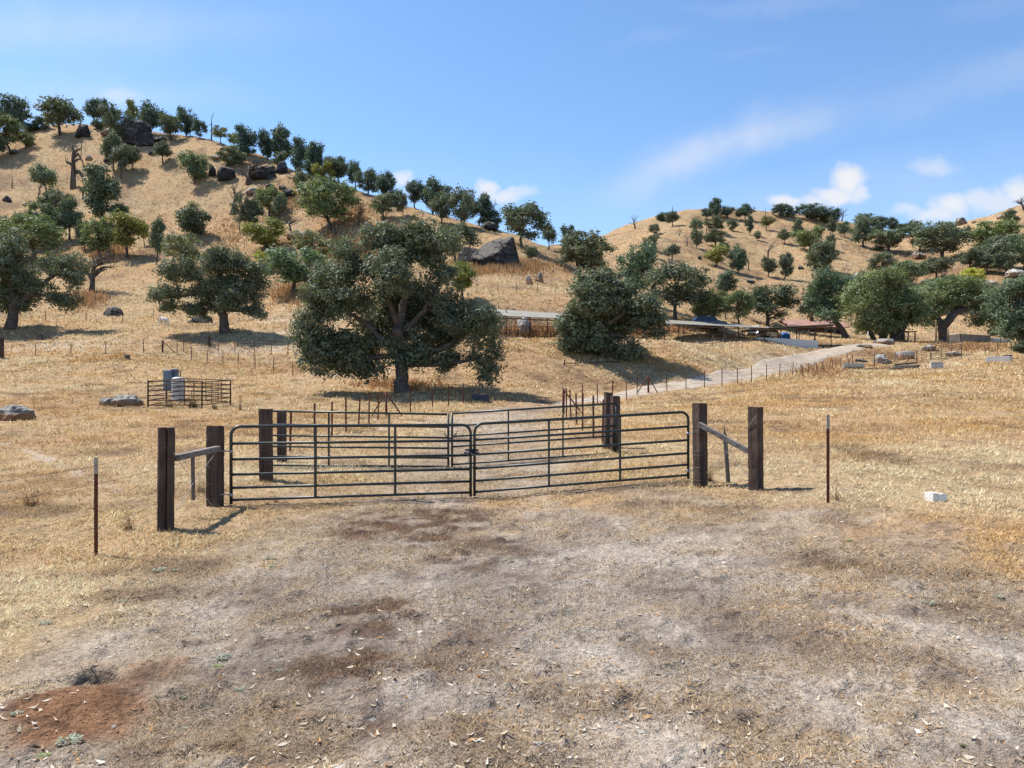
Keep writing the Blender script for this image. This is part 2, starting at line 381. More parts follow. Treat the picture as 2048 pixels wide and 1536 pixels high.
M = {}
M['ground'] = mat_ground(); M['road'] = mat_road()
M['blade'] = mat_blades(); M['weed'] = mat_blades('weed_leaf', .25); M['litter'] = mat_blades('dead_leaf', .15)
M['leaf'] = mat_leaf()
M['bark'] = mat_bark('oak_bark', (.045, .036, .030), (.13, .108, .092))
M['bark_pale'] = mat_bark('weathered_bark', (.10, .085, .07), (.24, .21, .18))
M['dead'] = mat_bark('dead_wood', (.055, .044, .036), (.15, .125, .105))
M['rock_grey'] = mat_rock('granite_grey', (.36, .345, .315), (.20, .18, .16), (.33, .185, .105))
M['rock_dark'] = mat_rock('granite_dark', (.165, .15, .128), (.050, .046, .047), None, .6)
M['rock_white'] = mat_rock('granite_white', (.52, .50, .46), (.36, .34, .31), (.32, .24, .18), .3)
M['tie'] = mat_tie()
M['grey_wood'] = simple('weathered_wood', (.135, .115, .098), (.25, .22, .195), 14, .85, stretch=(.08, 1, 1), bump=.7, bd=.01)
M['stake'] = simple('weathered_stake', (.10, .085, .072), (.2, .17, .145), 14, .85, stretch=(1, 1, .08), bump=.7, bd=.01)
M['gate'] = simple('dark_green_enamel', (.014, .020, .018), (.024, .032, .028), 20, .38, 0, .5, bump=.08, bd=.002)
M['rust'] = simple('rust_red_steel', (.085, .022, .014), (.15, .045, .026), 30, .75, 0, .3)
M['rust_brown'] = simple('rust_brown_steel', (.05, .028, .020), (.11, .062, .04), 25, .8, 0, .3)
M['tip'] = simple('bare_pale_tip', (.24, .20, .16), (.40, .35, .29), 40, .6)
M['galv'] = simple('galvanised_steel', (.30, .315, .33), (.42, .43, .44), 6, .5, .55, .5, bump=.1)
M['wire'] = simple('old_wire', (.10, .08, .065), (.18, .15, .125), 60, .6, .4, .4)
M['concrete'] = simple('concrete', (.33, .32, .30), (.46, .45, .42), 5, .9)
M['concrete_white'] = simple('pale_concrete', (.50, .49, .465), (.62, .61, .58), 5, .9)
M['tank'] = simple('white_plastic_tank', (.42, .44, .42), (.50, .52, .50), 3, .55, 0, .4, bump=.05)
M['cab'] = simple('blue_grey_enamel', (.105, .145, .20), (.14, .185, .245), 5, .5, 0, .4, bump=.05)
M['trough_blue'] = simple('dark_blue_plastic', (.018, .024, .045), (.03, .038, .06), 5, .5, 0, .4, bump=.05)
M['pipe'] = simple('dark_pipe_steel', (.022, .018, .016), (.05, .036, .030), 20, .6)
M['pipe_grey'] = simple('grey_brown_pipe', (.10, .085, .075), (.17, .145, .125), 20, .6)
M['beam'] = simple('rafter_timber', (.10, .065, .04), (.20, .13, .08), 10, .85)
M['adobe'] = simple('brown_wall', (.10, .05, .028), (.16, .085, .05), 4, .9)
M['blue_wall'] = simple('pale_blue_siding', (.20, .25, .29), (.27, .32, .36), 4, .85)
M['glass'] = simple('dark_glass', (.012, .016, .022), (.02, .025, .032), 3, .08, 0, .6, bump=0)
M['silver'] = simple('silver_paint', (.34, .36, .40), (.40, .42, .46), 2, .28, .35, .5, bump=0)
M['navy'] = simple('dark_blue_paint', (.020, .034, .058), (.03, .045, .075), 2, .28, .2, .5, bump=0)
M['tarp'] = simple('blue_tarpaulin', (.02, .10, .34), (.04, .15, .42), 6, .6)
M['tyre'] = simple('rubber', (.012, .012, .012), (.02, .02, .02), 10, .8)
M['mane'] = simple('pale_mane', (.42, .39, .34), (.52, .49, .43), 20, .9)
M['hide'] = simple('white_hide', (.66, .63, .57), (.74, .72, .67), 6, .85)
M['salt'] = simple('white_block', (.60, .58, .54), (.74, .73, .70), 9, .9, bump=.6, bd=.03)
M['black'] = simple('black_rubber_strap', (.010, .010, .011), (.022, .022, .022), 40, .6)
M['tin'] = None
def mat_tin(name, c1, c2, stretch):
    b = NB(name); w = b.N.new('ShaderNodeTexWave'); w.bands_direction = 'X'; w.inputs['Scale'].default_value = stretch
    b.L.new(b.tc.outputs['Object'], w.inputs[0]); n = b.noise(.9, 5, .6)
    b.bump(w.outputs['Fac'], .6, .03)
    return b.fin(b.mix(b.rng(n, .35, .65), c1, c2), .6, .25, .4)
M['tin'] = mat_tin('weathered_tin_roof', (.235, .215, .17), (.30, .275, .22), 3.2)
M['corr'] = mat_tin('grey_brown_corrugated_steel', (.13, .115, .105), (.18, .16, .145), 2.0)
M['tile'] = mat_tin('red_brown_roofing', (.33, .175, .12), (.42, .24, .175), 2.5)

# ------------------------------------------------------------------ object helpers
def raw_mesh(name, V, Fc, mat, smooth=False, col=None, colname='col'):
    me = bpy.data.meshes.new(name)
    if isinstance(Fc, np.ndarray):
        n, k = Fc.shape
        me.vertices.add(len(V)); me.vertices.foreach_set('co', np.asarray(V, np.float32).ravel())
        me.loops.add(n*k); me.loops.foreach_set('vertex_index', Fc.astype(np.int32).ravel())
        me.polygons.add(n); me.polygons.foreach_set('loop_start', np.arange(0, n*k, k, dtype=np.int32))
        me.update(calc_edges=True)
    else:
        me.from_pydata([tuple(v) for v in V], [], [tuple(f) for f in Fc]); me.update()
    if smooth: me.polygons.foreach_set('use_smooth', np.ones(len(me.polygons), bool))
    if col is not None:
        a = me.color_attributes.new(colname, 'FLOAT_COLOR', 'POINT')
        a.data.foreach_set('color', np.asarray(col, np.float32).ravel())
    me.materials.append(mat)
    return me
def link(name, me, parent=None, loc=None, rotz=0):
    o = bpy.data.objects.new(name, me); COL.objects.link(o)
    if parent is not None: o.parent = parent
    if loc is not None: o.location = loc
    if rotz: o.rotation_euler = (0, 0, rotz)
    return o
def tag(o, label, cat, group=None):
    o['label'] = label; o['category'] = cat
    if group: o['group'] = group
    return o
def thing(name, label, cat, loc=(0, 0, 0), rotz=0, group=None):
    o = link(name, None, None, loc, rotz); return tag(o, label, cat, group)
def dup(root, loc, rotz=0, label=None):
    r = root.copy(); COL.objects.link(r); r.location = loc; r.rotation_euler = (0, 0, rotz)
    if label: r['label'] = label
    for ch in root.children:
        c = ch.copy(); COL.objects.link(c); c.parent = r
    return r

class MB:
    def __init__(s): s.v, s.f = [], []
    def add(s, V, Fc):
        k = len(s.v); s.v += [tuple(p) for p in V]; s.f += [tuple(i+k for i in f) for f in Fc]; return s
    def box(s, c, size, rot=(0, 0, 0), taper=1.0):
        m = Matrix.LocRotScale(Vector(c), __import__('mathutils').Euler(rot), None); x, y, z = (q/2 for q in size)
        V = [m @ Vector((a*x*(taper if e > 0 else 1), b*y*(taper if e > 0 else 1), e*z)) for e in (-1, 1) for a, b in ((-1,-1),(1,-1),(1,1),(-1,1))]
        return s.add(V, [(3,2,1,0),(4,5,6,7),(0,1,5,4),(1,2,6,5),(2,3,7,6),(3,0,4,7)])
    def beam(s, p, q, w, h, roll=0):
        p, q = Vector(p), Vector(q); d = (q-p); L = d.length; x = d.normalized()
        up = Vector((0,0,1)) if abs(x.z) < .95 else Vector((0,1,0)); y = up.cross(x).normalized(); z = x.cross(y)
        m = Matrix((x, y, z)).transposed().to_4x4(); m.translation = (p+q)/2
        m = m @ Matrix.Rotation(roll, 4, 'X')
        V = [m @ Vector((a*L/2, b*w/2, e*h/2)) for e in (-1, 1) for a, b in ((-1,-1),(1,-1),(1,1),(-1,1))]
        return s.add(V, [(3,2,1,0),(4,5,6,7),(0,1,5,4),(1,2,6,5),(2,3,7,6),(3,0,4,7)])
    def tube(s, pts, r, n=8, cap=True):
        pts = [Vector(p) for p in pts]; rs = r if isinstance(r, (list, tuple)) else [r]*len(pts)
        k0 = len(s.v); ref = None
        for i, p in enumerate(pts):
            t = (pts[min(i+1, len(pts)-1)] - pts[max(i-1, 0)]).normalized()
            if ref is None: ref = Vector((0,0,1)) if abs(t.z) < .9 else Vector((1,0,0))
            a = t.cross(ref).normalized(); b = a.cross(t).normalized(); ref = b
            for j in range(n):
                an = 2*math.pi*j/n; s.v.append(tuple(p + (a*math.cos(an)+b*math.sin(an))*rs[i]))
        for i in range(len(pts)-1):
            for j in range(n):
                q = k0+i*n; s.f.append((q+j, q+(j+1)%n, q+n+(j+1)%n, q+n+j))
        if cap:
            s.f.append(tuple(k0+j for j in range(n))[::-1]); s.f.append(tuple(k0+(len(pts)-1)*n+j for j in range(n)))
        return s
    def lathe(s, prof, n=20, c=(0,0,0)):
        k0 = len(s.v)
        for r, z in prof:
            for j in range(n):
                a = 2*math.pi*j/n; s.v.append((c[0]+r*math.cos(a), c[1]+r*math.sin(a), c[2]+z))
        for i in range(len(prof)-1):
            for j in range(n):
                q = k0+i*n; s.f.append((q+j, q+(j+1)%n, q+n+(j+1)%n, q+n+j))
        s.f.append(tuple(k0+j for j in range(n))[::-1]); s.f.append(tuple(k0+(len(prof)-1)*n+j for j in range(n)))
        return s
    def build(s, name, mat, parent=None, smooth=False, bevel=0, seg=2, loc=None):
        me = raw_mesh(name, s.v, s.f, mat, smooth)
        if bevel:
            bm = bmesh.new(); bm.from_mesh(me)
            bmesh.ops.recalc_face_normals(bm, faces=bm.faces)
            bmesh.ops.bevel(bm, geom=bm.edges[:], offset=bevel, segments=seg, affect='EDGES', profile=.6); bm.to_mesh(me); bm.free()
        return link(name, me, parent, loc)

# ------------------------------------------------------------------ the ground sheet and its soils
def polydist(X, Y, pts):
    best = np.full(X.shape, 1e9)
    for (x0, y0), (x1, y1) in zip(pts[:-1], pts[1:]):
        dx, dy = x1-x0, y1-y0; t = np.clip(((X-x0)*dx+(Y-y0)*dy)/(dx*dx+dy*dy), 0, 1)
        best = np.minimum(best, np.hypot(X-x0-t*dx, Y-y0-t*dy))
    return best
ROAD = [(-.55,15.2),(-.75,18.5)]
for (u, v) in [(968,872),(1000,836),(1090,811),(1200,797),(1300,781),(1400,766),(1480,752),(1560,732),(1625,713),(1690,697),(1760,689)]:
    p = hit(u, v); ROAD.append((p.x, p.y))
def smooth_path(pts, n=12):
    out = []
    P = [pts[0]] + pts + [pts[-1]]
    for i in range(1, len(P)-2):
        for k in range(n):
            t = k/n; p0, p1, p2, p3 = (np.array(P[i+j]) for j in (-1, 0, 1, 2))
            out.append(tuple(.5*((2*p1)+(-p0+p2)*t+(2*p0-5*p1+4*p2-p3)*t*t+(-p0+3*p1-3*p2+p3)*t**3)))
    out.append(pts[-1]); return out
ROADS = smooth_path(ROAD, 10); ROAD_FAR = ROAD[4:]

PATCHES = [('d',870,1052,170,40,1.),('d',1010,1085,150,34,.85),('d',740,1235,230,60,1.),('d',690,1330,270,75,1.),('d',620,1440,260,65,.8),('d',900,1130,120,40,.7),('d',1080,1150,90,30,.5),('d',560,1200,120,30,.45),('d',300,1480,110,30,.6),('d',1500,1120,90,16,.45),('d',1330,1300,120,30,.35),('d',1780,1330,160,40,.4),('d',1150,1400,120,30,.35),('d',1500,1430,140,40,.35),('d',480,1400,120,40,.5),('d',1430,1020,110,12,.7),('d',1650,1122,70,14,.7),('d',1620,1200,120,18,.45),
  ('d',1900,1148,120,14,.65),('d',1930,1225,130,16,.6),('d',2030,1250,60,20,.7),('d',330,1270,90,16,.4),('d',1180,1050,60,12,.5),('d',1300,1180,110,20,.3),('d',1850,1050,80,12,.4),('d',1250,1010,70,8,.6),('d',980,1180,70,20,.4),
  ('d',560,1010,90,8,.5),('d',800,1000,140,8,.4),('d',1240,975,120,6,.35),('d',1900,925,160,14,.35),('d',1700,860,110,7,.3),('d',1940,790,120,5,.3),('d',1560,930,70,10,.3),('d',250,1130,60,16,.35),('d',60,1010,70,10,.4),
  ('r',95,1425,170,52,1.),('r',190,1380,60,25,.8),('r',345,1330,40,16,.6),('r',270,1500,60,20,.35),('r',1560,985,50,7,.6),('r',1310,830,60,6,.3),('r',620,585,60,14,.6),('r',600,560,60,30,.6),
  ('r',1000,535,110,14,.6),('r',720,500,70,16,.5),('r',1170,765,110,14,.5),('r',1000,790,120,12,.25),('r',1680,725,70,12,.7),('r',1740,708,60,10,.5),('r',1640,740,70,8,.6),('r',420,690,100,7,.35),('r',1930,545,90,22,.7),('r',1860,520,60,12,.5),
  ('r',560,375,50,20,.4),('r',660,420,60,25,.3),('d',1760,505,70,10,.7),('d',1820,560,70,16,.5),('r',1700,470,60,14,.2),('r',1060,655,70,18,.7),('r',1320,650,110,14,.5),('r',1440,660,80,12,.4),
  ('p',1000,1290,190,70,.5),('p',1250,1110,240,45,.5),('p',1650,1300,180,80,.4),('p',800,990,160,10,.35),('p',420,1240,70,40,.4),('p',1640,1030,120,14,.45),('p',520,700,110,8,.5),('p',600,665,120,6,.5),('p',540,640,100,5,.6),('p',150,690,160,5,.4),('p',700,745,100,7,.4),
  ('p',1480,710,110,10,.3),('p',1950,1450,150,60,.4),('p',1180,1460,190,60,.45),('p',900,850,160,20,.45),('p',1000,950,150,16,.4),('p',1250,320,1,1,0)]
def zone_at(x, y, z=None):
    """soil mix (gravel, red earth, dark litter with painted burrow shade, pale dust) at world points"""
    x = np.asarray(x, float); y = np.asarray(y, float)
    yy = np.where(y > .3, y, .3); U = CU + F*x/yy
    nz = fbm(x*.8, y*.8, 4, 91) - .5; nz2 = fbm(x*3, y*3, 3, 95) - .5
    # turn-out in front of the gates: gravelly dirt, its edge set by depth along each bearing
    edge = np.interp(U, [-300,0,300,480,750,1000,1400,1700,2048,2500], [4.0,4.6,6.9,9.6,12.0,12.9,12.4,9.9,7.7,6.2])
    pad = 1 - sstep(-.30, .24, np.log(np.maximum(y, .3)/edge) + nz*.75 + nz2*.30)
    rd = polydist(x, y, ROADS[:40]); lane = (1 - sstep(1.0, 3.0, rd + nz*2.2))*sstep(12, 14, y)*(1-sstep(34, 46, y))
    gr = np.clip(np.maximum(pad, lane*.75), 0, 1)*np.clip(.85 + 1.1*nz + .4*nz2, .1, 1)
    out = {'d': np.zeros_like(x), 'r': np.zeros_like(x), 'p': np.zeros_like(x)}
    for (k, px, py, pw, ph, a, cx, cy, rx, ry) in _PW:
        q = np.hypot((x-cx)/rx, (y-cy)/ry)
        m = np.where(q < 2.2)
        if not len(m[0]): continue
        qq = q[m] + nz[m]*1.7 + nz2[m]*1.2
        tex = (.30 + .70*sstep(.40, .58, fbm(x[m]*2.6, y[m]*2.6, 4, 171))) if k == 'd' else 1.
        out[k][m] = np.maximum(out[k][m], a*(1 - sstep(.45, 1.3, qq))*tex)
    for tr, wd_, am in TRACKS:
        dd = polydist(x, y, tr); out['p'] = np.maximum(out['p'], am*(1 - sstep(wd_*.3, wd_*1.3, dd + nz*wd_*1.6))*(.55 + .45*sstep(.35, .6, fbm(x*3, y*3, 3, 173))))
    hole_shade = 1 - sstep(.10, .16, np.hypot(x-_b.x, y-_b.y)); out['d'] = np.maximum(out['d'], hole_shade)  # burrow mouth painted dark in the soil colour, standing for its inner shade
    rdark = sstep(.60, .76, fbm(x*.5, y*.5, 4, 131))*.65*(1 - sstep(40, 80, y)) + sstep(.54, .74, fbm(x*.13, y*.13, 4, 133))*.50*sstep(50, 90, y)
    out['d'] = np.maximum(out['d'], rdark)
    return np.clip(np.stack([gr, out['r'], out['d'], out['p']], -1), 0, 1)
_PW = []
TRACKS = [([(-1.5,13),(-1.1,9),(-.75,6),(-.5,3)], .32, .55), ([(.1,13),(.45,9),(.65,6),(.75,3)], .32, .5), ([(.3,13.2),(1.5,10),(2.6,7),(3.6,3.4)], .40, .5), ([(-1.2,13),(-.2,10),(.6,8),(1.9,3.2)], .38, .45),
  ([(-2.2,13.2),(-2.7,9),(-3.0,5.5),(-2.9,3)], .35, .35), ([tuple(hit(u, v))[:2] for u, v in ((-160,868),(0,886),(60,904),(130,936),(190,962),(235,985))], .20, .75)]
for (k, u, v, ru, rv, a) in PATCHES:
    c = hit(u, v); d = c.y; up, lo = hit(u, v-rv), hit(u, v+rv)
    _PW.append((k, u, v, ru, rv, a, c.x, c.y, ru*d/F, max(abs(up.y-lo.y)/2, ru*d/F*.3)))
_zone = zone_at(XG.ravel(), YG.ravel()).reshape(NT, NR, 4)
def build_ground():
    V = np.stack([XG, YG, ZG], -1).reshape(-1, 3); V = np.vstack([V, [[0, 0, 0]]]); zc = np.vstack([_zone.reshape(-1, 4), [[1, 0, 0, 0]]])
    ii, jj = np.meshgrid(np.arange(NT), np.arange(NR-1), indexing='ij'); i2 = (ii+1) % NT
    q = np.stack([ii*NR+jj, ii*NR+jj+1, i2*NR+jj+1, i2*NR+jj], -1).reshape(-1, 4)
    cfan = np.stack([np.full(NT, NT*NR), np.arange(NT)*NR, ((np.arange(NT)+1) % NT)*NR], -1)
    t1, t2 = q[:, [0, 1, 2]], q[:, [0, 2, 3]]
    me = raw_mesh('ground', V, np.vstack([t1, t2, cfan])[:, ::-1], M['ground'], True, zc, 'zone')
    o = link('ground', me); o['kind'] = 'structure'
build_ground()

def build_road():
    pts = np.array(smooth_path(ROAD_FAR, 30)); n = len(pts); tan = np.gradient(pts, axis=0); tan /= np.linalg.norm(tan, axis=1)[:, None]
    nor = np.stack([-tan[:, 1], tan[:, 0]], 1); s = np.arange(n); m = 13
    w = np.interp(s, [0, 40, 90, 140, n], [.8, .95, 1.0, 1.25, 1.7])
    V = []
    for k in range(m):
        a = -1 + 2*k/(m-1); ww = w*(1 + .28*(fbm(s*.16 + (50 if a < 0 else 0), s*0.0, 4, 61)-.5)*2*(abs(a) > .99) + .12*(vnoise(s*.9, s*0+k, 62)-.5)*(abs(a) > .99))
        xy = pts + nor*(a*ww)[:, None]; d = np.hypot(xy[:, 0], xy[:, 1])
        z = G(xy[:, 0], xy[:, 1]) + (.012 + .0007*d)*(1 - abs(a)**6*1.4) + .01
        z = np.where(s < 40, z - .07*(1 - s/40.)*(1 + 1.5*(vnoise(s*.35, s*0+k*.9, 63)-.5)), z)
        V.append(np.stack([xy[:, 0], xy[:, 1], z], -1))
    V = np.stack(V, 1).reshape(-1, 3)
    i, j = np.meshgrid(np.arange(n-1), np.arange(m-1), indexing='ij')
    q = np.stack([i*m+j, i*m+j+1, (i+1)*m+j+1, (i+1)*m+j], -1).reshape(-1, 4)
    o = link('gravel_road', raw_mesh('gravel_road', V, q[:, ::-1], M['road'], True)); o['kind'] = 'structure'
build_road()

# ------------------------------------------------------------------ dry grass (nobody could count it)
RNG = np.random.default_rng(11)
PAL = np.array([[.76,.60,.36],[.66,.48,.25],[.82,.69,.47],[.46,.31,.165],[.78,.64,.41],[.32,.205,.11],[.68,.49,.235],[.85,.76,.57]])
PAD = np.array([[.38,.315,.26],[.50,.43,.355],[.24,.18,.14],[.66,.58,.46],[.34,.24,.17],[.56,.44,.29],[.28,.20,.14]])
DRK = np.array([[.20,.12,.08],[.12,.075,.05],[.34,.22,.14],[.25,.13,.075],[.40,.29,.20]])
def blades(n, d0, d1, size0, up, keep=None, name='dry_grass'):
    u = RNG.uniform(-130, 2180, n)
    d = np.exp(RNG.uniform(math.log(d0), math.log(d1), n))
    x = (u-CU)/F*d; y = d
    zn = zone_at(x, y); r = RNG.random(n)
    rd = polydist(x, y, ROADS)
    tuft = fbm(x*1.6, y*1.6, 3, 141); big = fbm(x*.35, y*.35, 3, 145)
    ok = (rd > 1.35 + .9*(tuft-.5) + .004*y) | (r < .12) | (y < 32)
    ok &= ~((zn[:, 1] > .55) & (r < .75) & (y < 20))
    ok &= (np.hypot(x-_b.x, y-_b.y) > .15) & ((zn[:, 3] < .75) | (r < .25))
    ok &= (r < .22 + 1.3*sstep(.36, .60, tuft))
    x, y, zn, tuft, d, big = (a[ok] for a in (x, y, zn, tuft, d, big)); n = len(x)
    z = G(x, y) - .004
    size = size0*(d/6.0)**.52*(.5 + RNG.random(n))*(.65 + .75*tuft)
    size *= 1 - .30*zn[:, 0]
    az = RNG.uniform(0, 2*math.pi, n)
    lift = np.clip(RNG.normal(up, .28, n), .03, 1.3)*(1 - .15*zn[:, 0])
    di = np.stack([np.cos(az)*np.cos(lift), np.sin(az)*np.cos(lift), np.sin(lift)], -1)
    si = np.stack([-np.sin(az), np.cos(az), RNG.normal(0, .3, n)], -1)
    wd = size*np.where(d < 12, .125, .125 + .0050*(d-12).clip(0, 40))*(.7 + .6*RNG.random(n))
    b = np.stack([x, y, z], -1)
    V = np.stack([b - si*wd[:, None]/2, b + si*wd[:, None]/2, b + di*size[:, None] + si*RNG.normal(0, .12, (n, 1))*size[:, None]], 1).reshape(-1, 3)
    c = PAL[RNG.integers(0, len(PAL), n)]*(.85 + .3*big[:, None])
    orange = sstep(.5, .68, fbm(x*.22, y*.22, 3, 151))[:, None]
    c = c*(1-orange*.6) + np.array([.56,.33,.12])*orange*.6
    pl = sstep(.54, .70, fbm(x*.17+9, y*.17, 4, 155))[:, None]*.6; br = sstep(.52, .66, fbm(x*.30+4, y*.45, 4, 157))[:, None]*.55
    c = c*(1-pl) + np.array([.84,.75,.59])*pl; c = c*(1-br) + np.array([.40,.265,.15])*br
    cp = PAD[RNG.integers(0, len(PAD), n)]; cd = DRK[RNG.integers(0, len(DRK), n)]
    c = c*(1-zn[:, :1]) + cp*zn[:, :1]
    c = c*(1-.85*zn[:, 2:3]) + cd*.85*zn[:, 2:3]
    c = c*(1-.5*zn[:, 1:2]) + np.array([.34,.18,.085])*.5*zn[:, 1:2]
    c = np.clip(c*np.array([1.03, .99, .87])*(.50 + .80*RNG.random((n, 1))), 0, .88)
    col = np.repeat(np.concatenate([c, np.ones((n, 1))], 1), 3, 0)
    return V, col
_g = [blades(520000, 2.7, 17, .052, .42), blades(360000, 15, 62, .054, .50), blades(420000, 55, 300, .060, .62)]
_gv = np.vstack([q[0] for q in _g]); _gc = np.vstack([q[1] for q in _g])
_o = link('dry_grass', raw_mesh('dry_grass', _gv, np.arange(len(_gv)).reshape(-1, 3), M['blade'], False, _gc)); _o['kind'] = 'stuff'
_o['label'] = 'short bleached dry grass covering the fields and hillsides'
del _g, _gv, _gc
# ------------------------------------------------------------------ trees
def leaf_cloud(rng, cl, n, size, flat=.72, up=.45):
    """cl: rows of (x, y, z, radius); n leaves spread over the clumps, faces turned outwards and up"""
    cl = np.asarray(cl, float); w = cl[:, 3]**2.3; m = max(8, n//9); k = rng.choice(len(cl), m, p=w/w.sum())
    dr = rng.normal(size=(m, 3)); dr /= np.linalg.norm(dr, axis=1)[:, None]
    lump = .62 + .75*vnoise3(dr[:, 0]*2.1 + k*3.1, dr[:, 1]*2.1, dr[:, 2]*2.1, 5)
    rr = rng.random(m)**.40*lump*np.where(rng.random(m) < .14, 1.45, 1.08)          # sprays; some reach out past the clump
    sp = cl[k, :3] + dr*(cl[k, 3]*rr)[:, None]*np.array([1, 1, flat])
    sn = dr*.75 + np.array([0, 0, up]) + rng.normal(size=(m, 3))*.45
    st = np.clip(.30*rng.random(len(cl))[k] + .70*rng.random(m), 0, 1)
    j = rng.integers(0, m, n)
    p = sp[j] + rng.normal(size=(n, 3))*size*np.array([.85, .85, .6])
    nm = sn[j] + rng.normal(size=(n, 3))*.38; nm /= np.linalg.norm(nm, axis=1)[:, None]
    a = np.cross(nm, rng.normal(size=(n, 3))); a /= np.linalg.norm(a, axis=1)[:, None]; b = np.cross(nm, a)
    L = (size*(.6 + .8*rng.random(n)))[:, None]
    V = np.stack([p - a*L*.5, p + b*L*.30, p + a*L*.5, p - b*L*.30], 1).reshape(-1, 3)
    t = np.clip(.35*rng.random(n) + .65*st[j], 0, 1); t2 = rng.random(n)
    col = np.repeat(np.stack([t, t2, t, np.ones(n)], -1), 4, 0)
    return V, np.arange(4*n).reshape(-1, 4), col
def bez(a, b, c, n):
    a, b, c = Vector(a), Vector(b), Vector(c)
    return [a*(1-t)**2 + b*2*t*(1-t) + c*t*t for t in (i/n for i in range(n+1))]
def limb(mb, rng, a, c, r0, r1, n=6, sides=6, sag=.12, wob=.03):
    a, c = Vector(a), Vector(c); L = (c-a).length
    m = (a+c)/2 + Vector((rng.normal(0, wob), rng.normal(0, wob), sag + rng.normal(0, wob*.5)))*L
    pts = bez(a, m, c, n)
    for i in range(1, n): pts[i] += Vector(rng.normal(0, wob*.35, 3))*L
    mb.tube(pts, [r0 + (r1-r0)*(i/n)**.8 for i in range(n+1)], sides); return pts
def crown_clumps(rng, n, zlo, rc, wide=1.0, dome=1.0, power=2.0):
    zc, hz = (zlo+1)/2, (1-zlo)/2
    out = []; tries = 0; sd = rng.uniform(0, 50, 3)
    while len(out) < n and tries < 6000:
        tries += 1
        q = rng.uniform(-1, 1, 3); rho = (abs(q[0])**power + abs(q[1])**power + abs(q[2])**power)**(1/power)
        dq = q/(np.linalg.norm(q)+1e-6)*1.7 + sd; lim = .28 + 1.22*float(vnoise3(np.array([dq[0]]), np.array([dq[1]]), np.array([dq[2]]), 3)[0])
        if rho > min(lim, 1.02) or rng.random() > .18 + .82*rho**2: continue
        r = rc*(.55 + 1.0*rng.random())
        p = np.array([q[0]*(.5-r*.75)*wide, q[1]*(.5-r*.75)*wide, zc + q[2]*(hz-r*.5)])
        if dome != 1: p[:2] *= 1 - (1-dome)*np.clip((p[2]-zlo)/(1-zlo), 0, 1)
        if any(np.linalg.norm((p-o[:3])/np.array([1, 1, .8])) < .70*(r+o[3])*.95 for o in out): continue
        out.append(np.array([*p, r]))
    return np.array(out)
def tree_meshes(seed, n_cl, zlo, rc, leaves, lsize, wide=1., dome=1., power=2., fork=.22, rt=.030, lean=0., bush=False, flat=.72, bark='bark', stems=1):
    rng = np.random.default_rng(seed)
    cl = crown_clumps(rng, n_cl, zlo, rc, wide, dome, power)
    mb = MB()
    for s in range(stems):
        off = Vector((0, 0, 0)) if stems == 1 else Vector((math.cos(s*2.4+seed)*.10, math.sin(s*2.4+seed)*.10, 0))
        top = Vector((lean + rng.normal(0, .03), rng.normal(0, .03), zlo + (1-zlo)*.62)) + off*1.6
        f = Vector((lean*.4 + rng.normal(0, .015), rng.normal(0, .015), fork)) + off
        mb.tube([off*.7 + Vector((0, 0, -.05)), off*.75 + Vector((0, 0, .015)), off*.9 + (f-off)*.5, f], [rt*1.6, rt*1.15, rt*.95, rt*.85], 8)
        axis = bez(f, (f+top)/2 + Vector((rng.normal(0, .04), rng.normal(0, .04), 0)), top, 6)
        mb.tube(axis, [rt*.8*(1-.72*i/6) for i in range(7)], 6)
        for i, c in enumerate(cl):
            if stems > 1 and i % stems != s: continue
            k = int(np.clip(round(6*np.clip((c[2]-fork)/(top.z-fork+1e-6)*.55, 0, .9)), 0, 6))
            limb(mb, rng, axis[k], c[:3], rt*.42*(1-.05*k), rt*.10, 5, 5, .06 if c[2] > fork+.1 else .18, .06)
    V, Fq, col = leaf_cloud(rng, cl, leaves, lsize, flat)
    tm = raw_mesh('trunk', mb.v, mb.f, M[bark], True)
    cm = raw_mesh('crown', V, Fq, M['leaf'], False, col, 'tint')
    return tm, cm
TPL = {
 'R': [tree_meshes(s, 24, .18, .112, 5200, .050, fork=.18) for s in (1, 2, 3, 4)],
 'W': [tree_meshes(s, 30, .20, .105, 6600, .044, power=2.4, fork=.17, rt=.034, flat=.8) for s in (11, 12, 13, 14)],
 'T': [tree_meshes(s, 22, .18, .120, 5200, .056, dome=.62, fork=.22, rt=.034) for s in (21, 22, 23)],
 'S': [tree_meshes(s, 30, .20, .080, 3300, .050, fork=.22, rt=.026) for s in (31, 32, 33)],
 'O': [tree_meshes(s, 17, .24, .112, 3600, .056, dome=.8, fork=.24, rt=.030, lean=.03) for s in (41, 42, 43)],
 'B': [tree_meshes(s, 36, .04, .11, 6500, .058, fork=.08, rt=.022, dome=.8) for s in (51, 52)],
 'M': [tree_meshes(s, 24, .18, .110, 5000, .054, fork=.20, rt=.024, stems=2) for s in (61, 62)],
}
TINT = {'g': (1, 1, 1), 'b': (.72, .86, 1.02), 'y': (1.75, 1.55, .80), 'l': (1.30, 1.32, .95), 't': (1.0, 1.16, 1.12), 'o': (1.35, 1.12, .82), 'Y': (3.2, 2.7, .75), 'd': (.8, .84, .8), 's': (1.35,1.3,1.25)}  # 'b' paints the sky's bluish shade into the skyline crowns
_tn = [0]
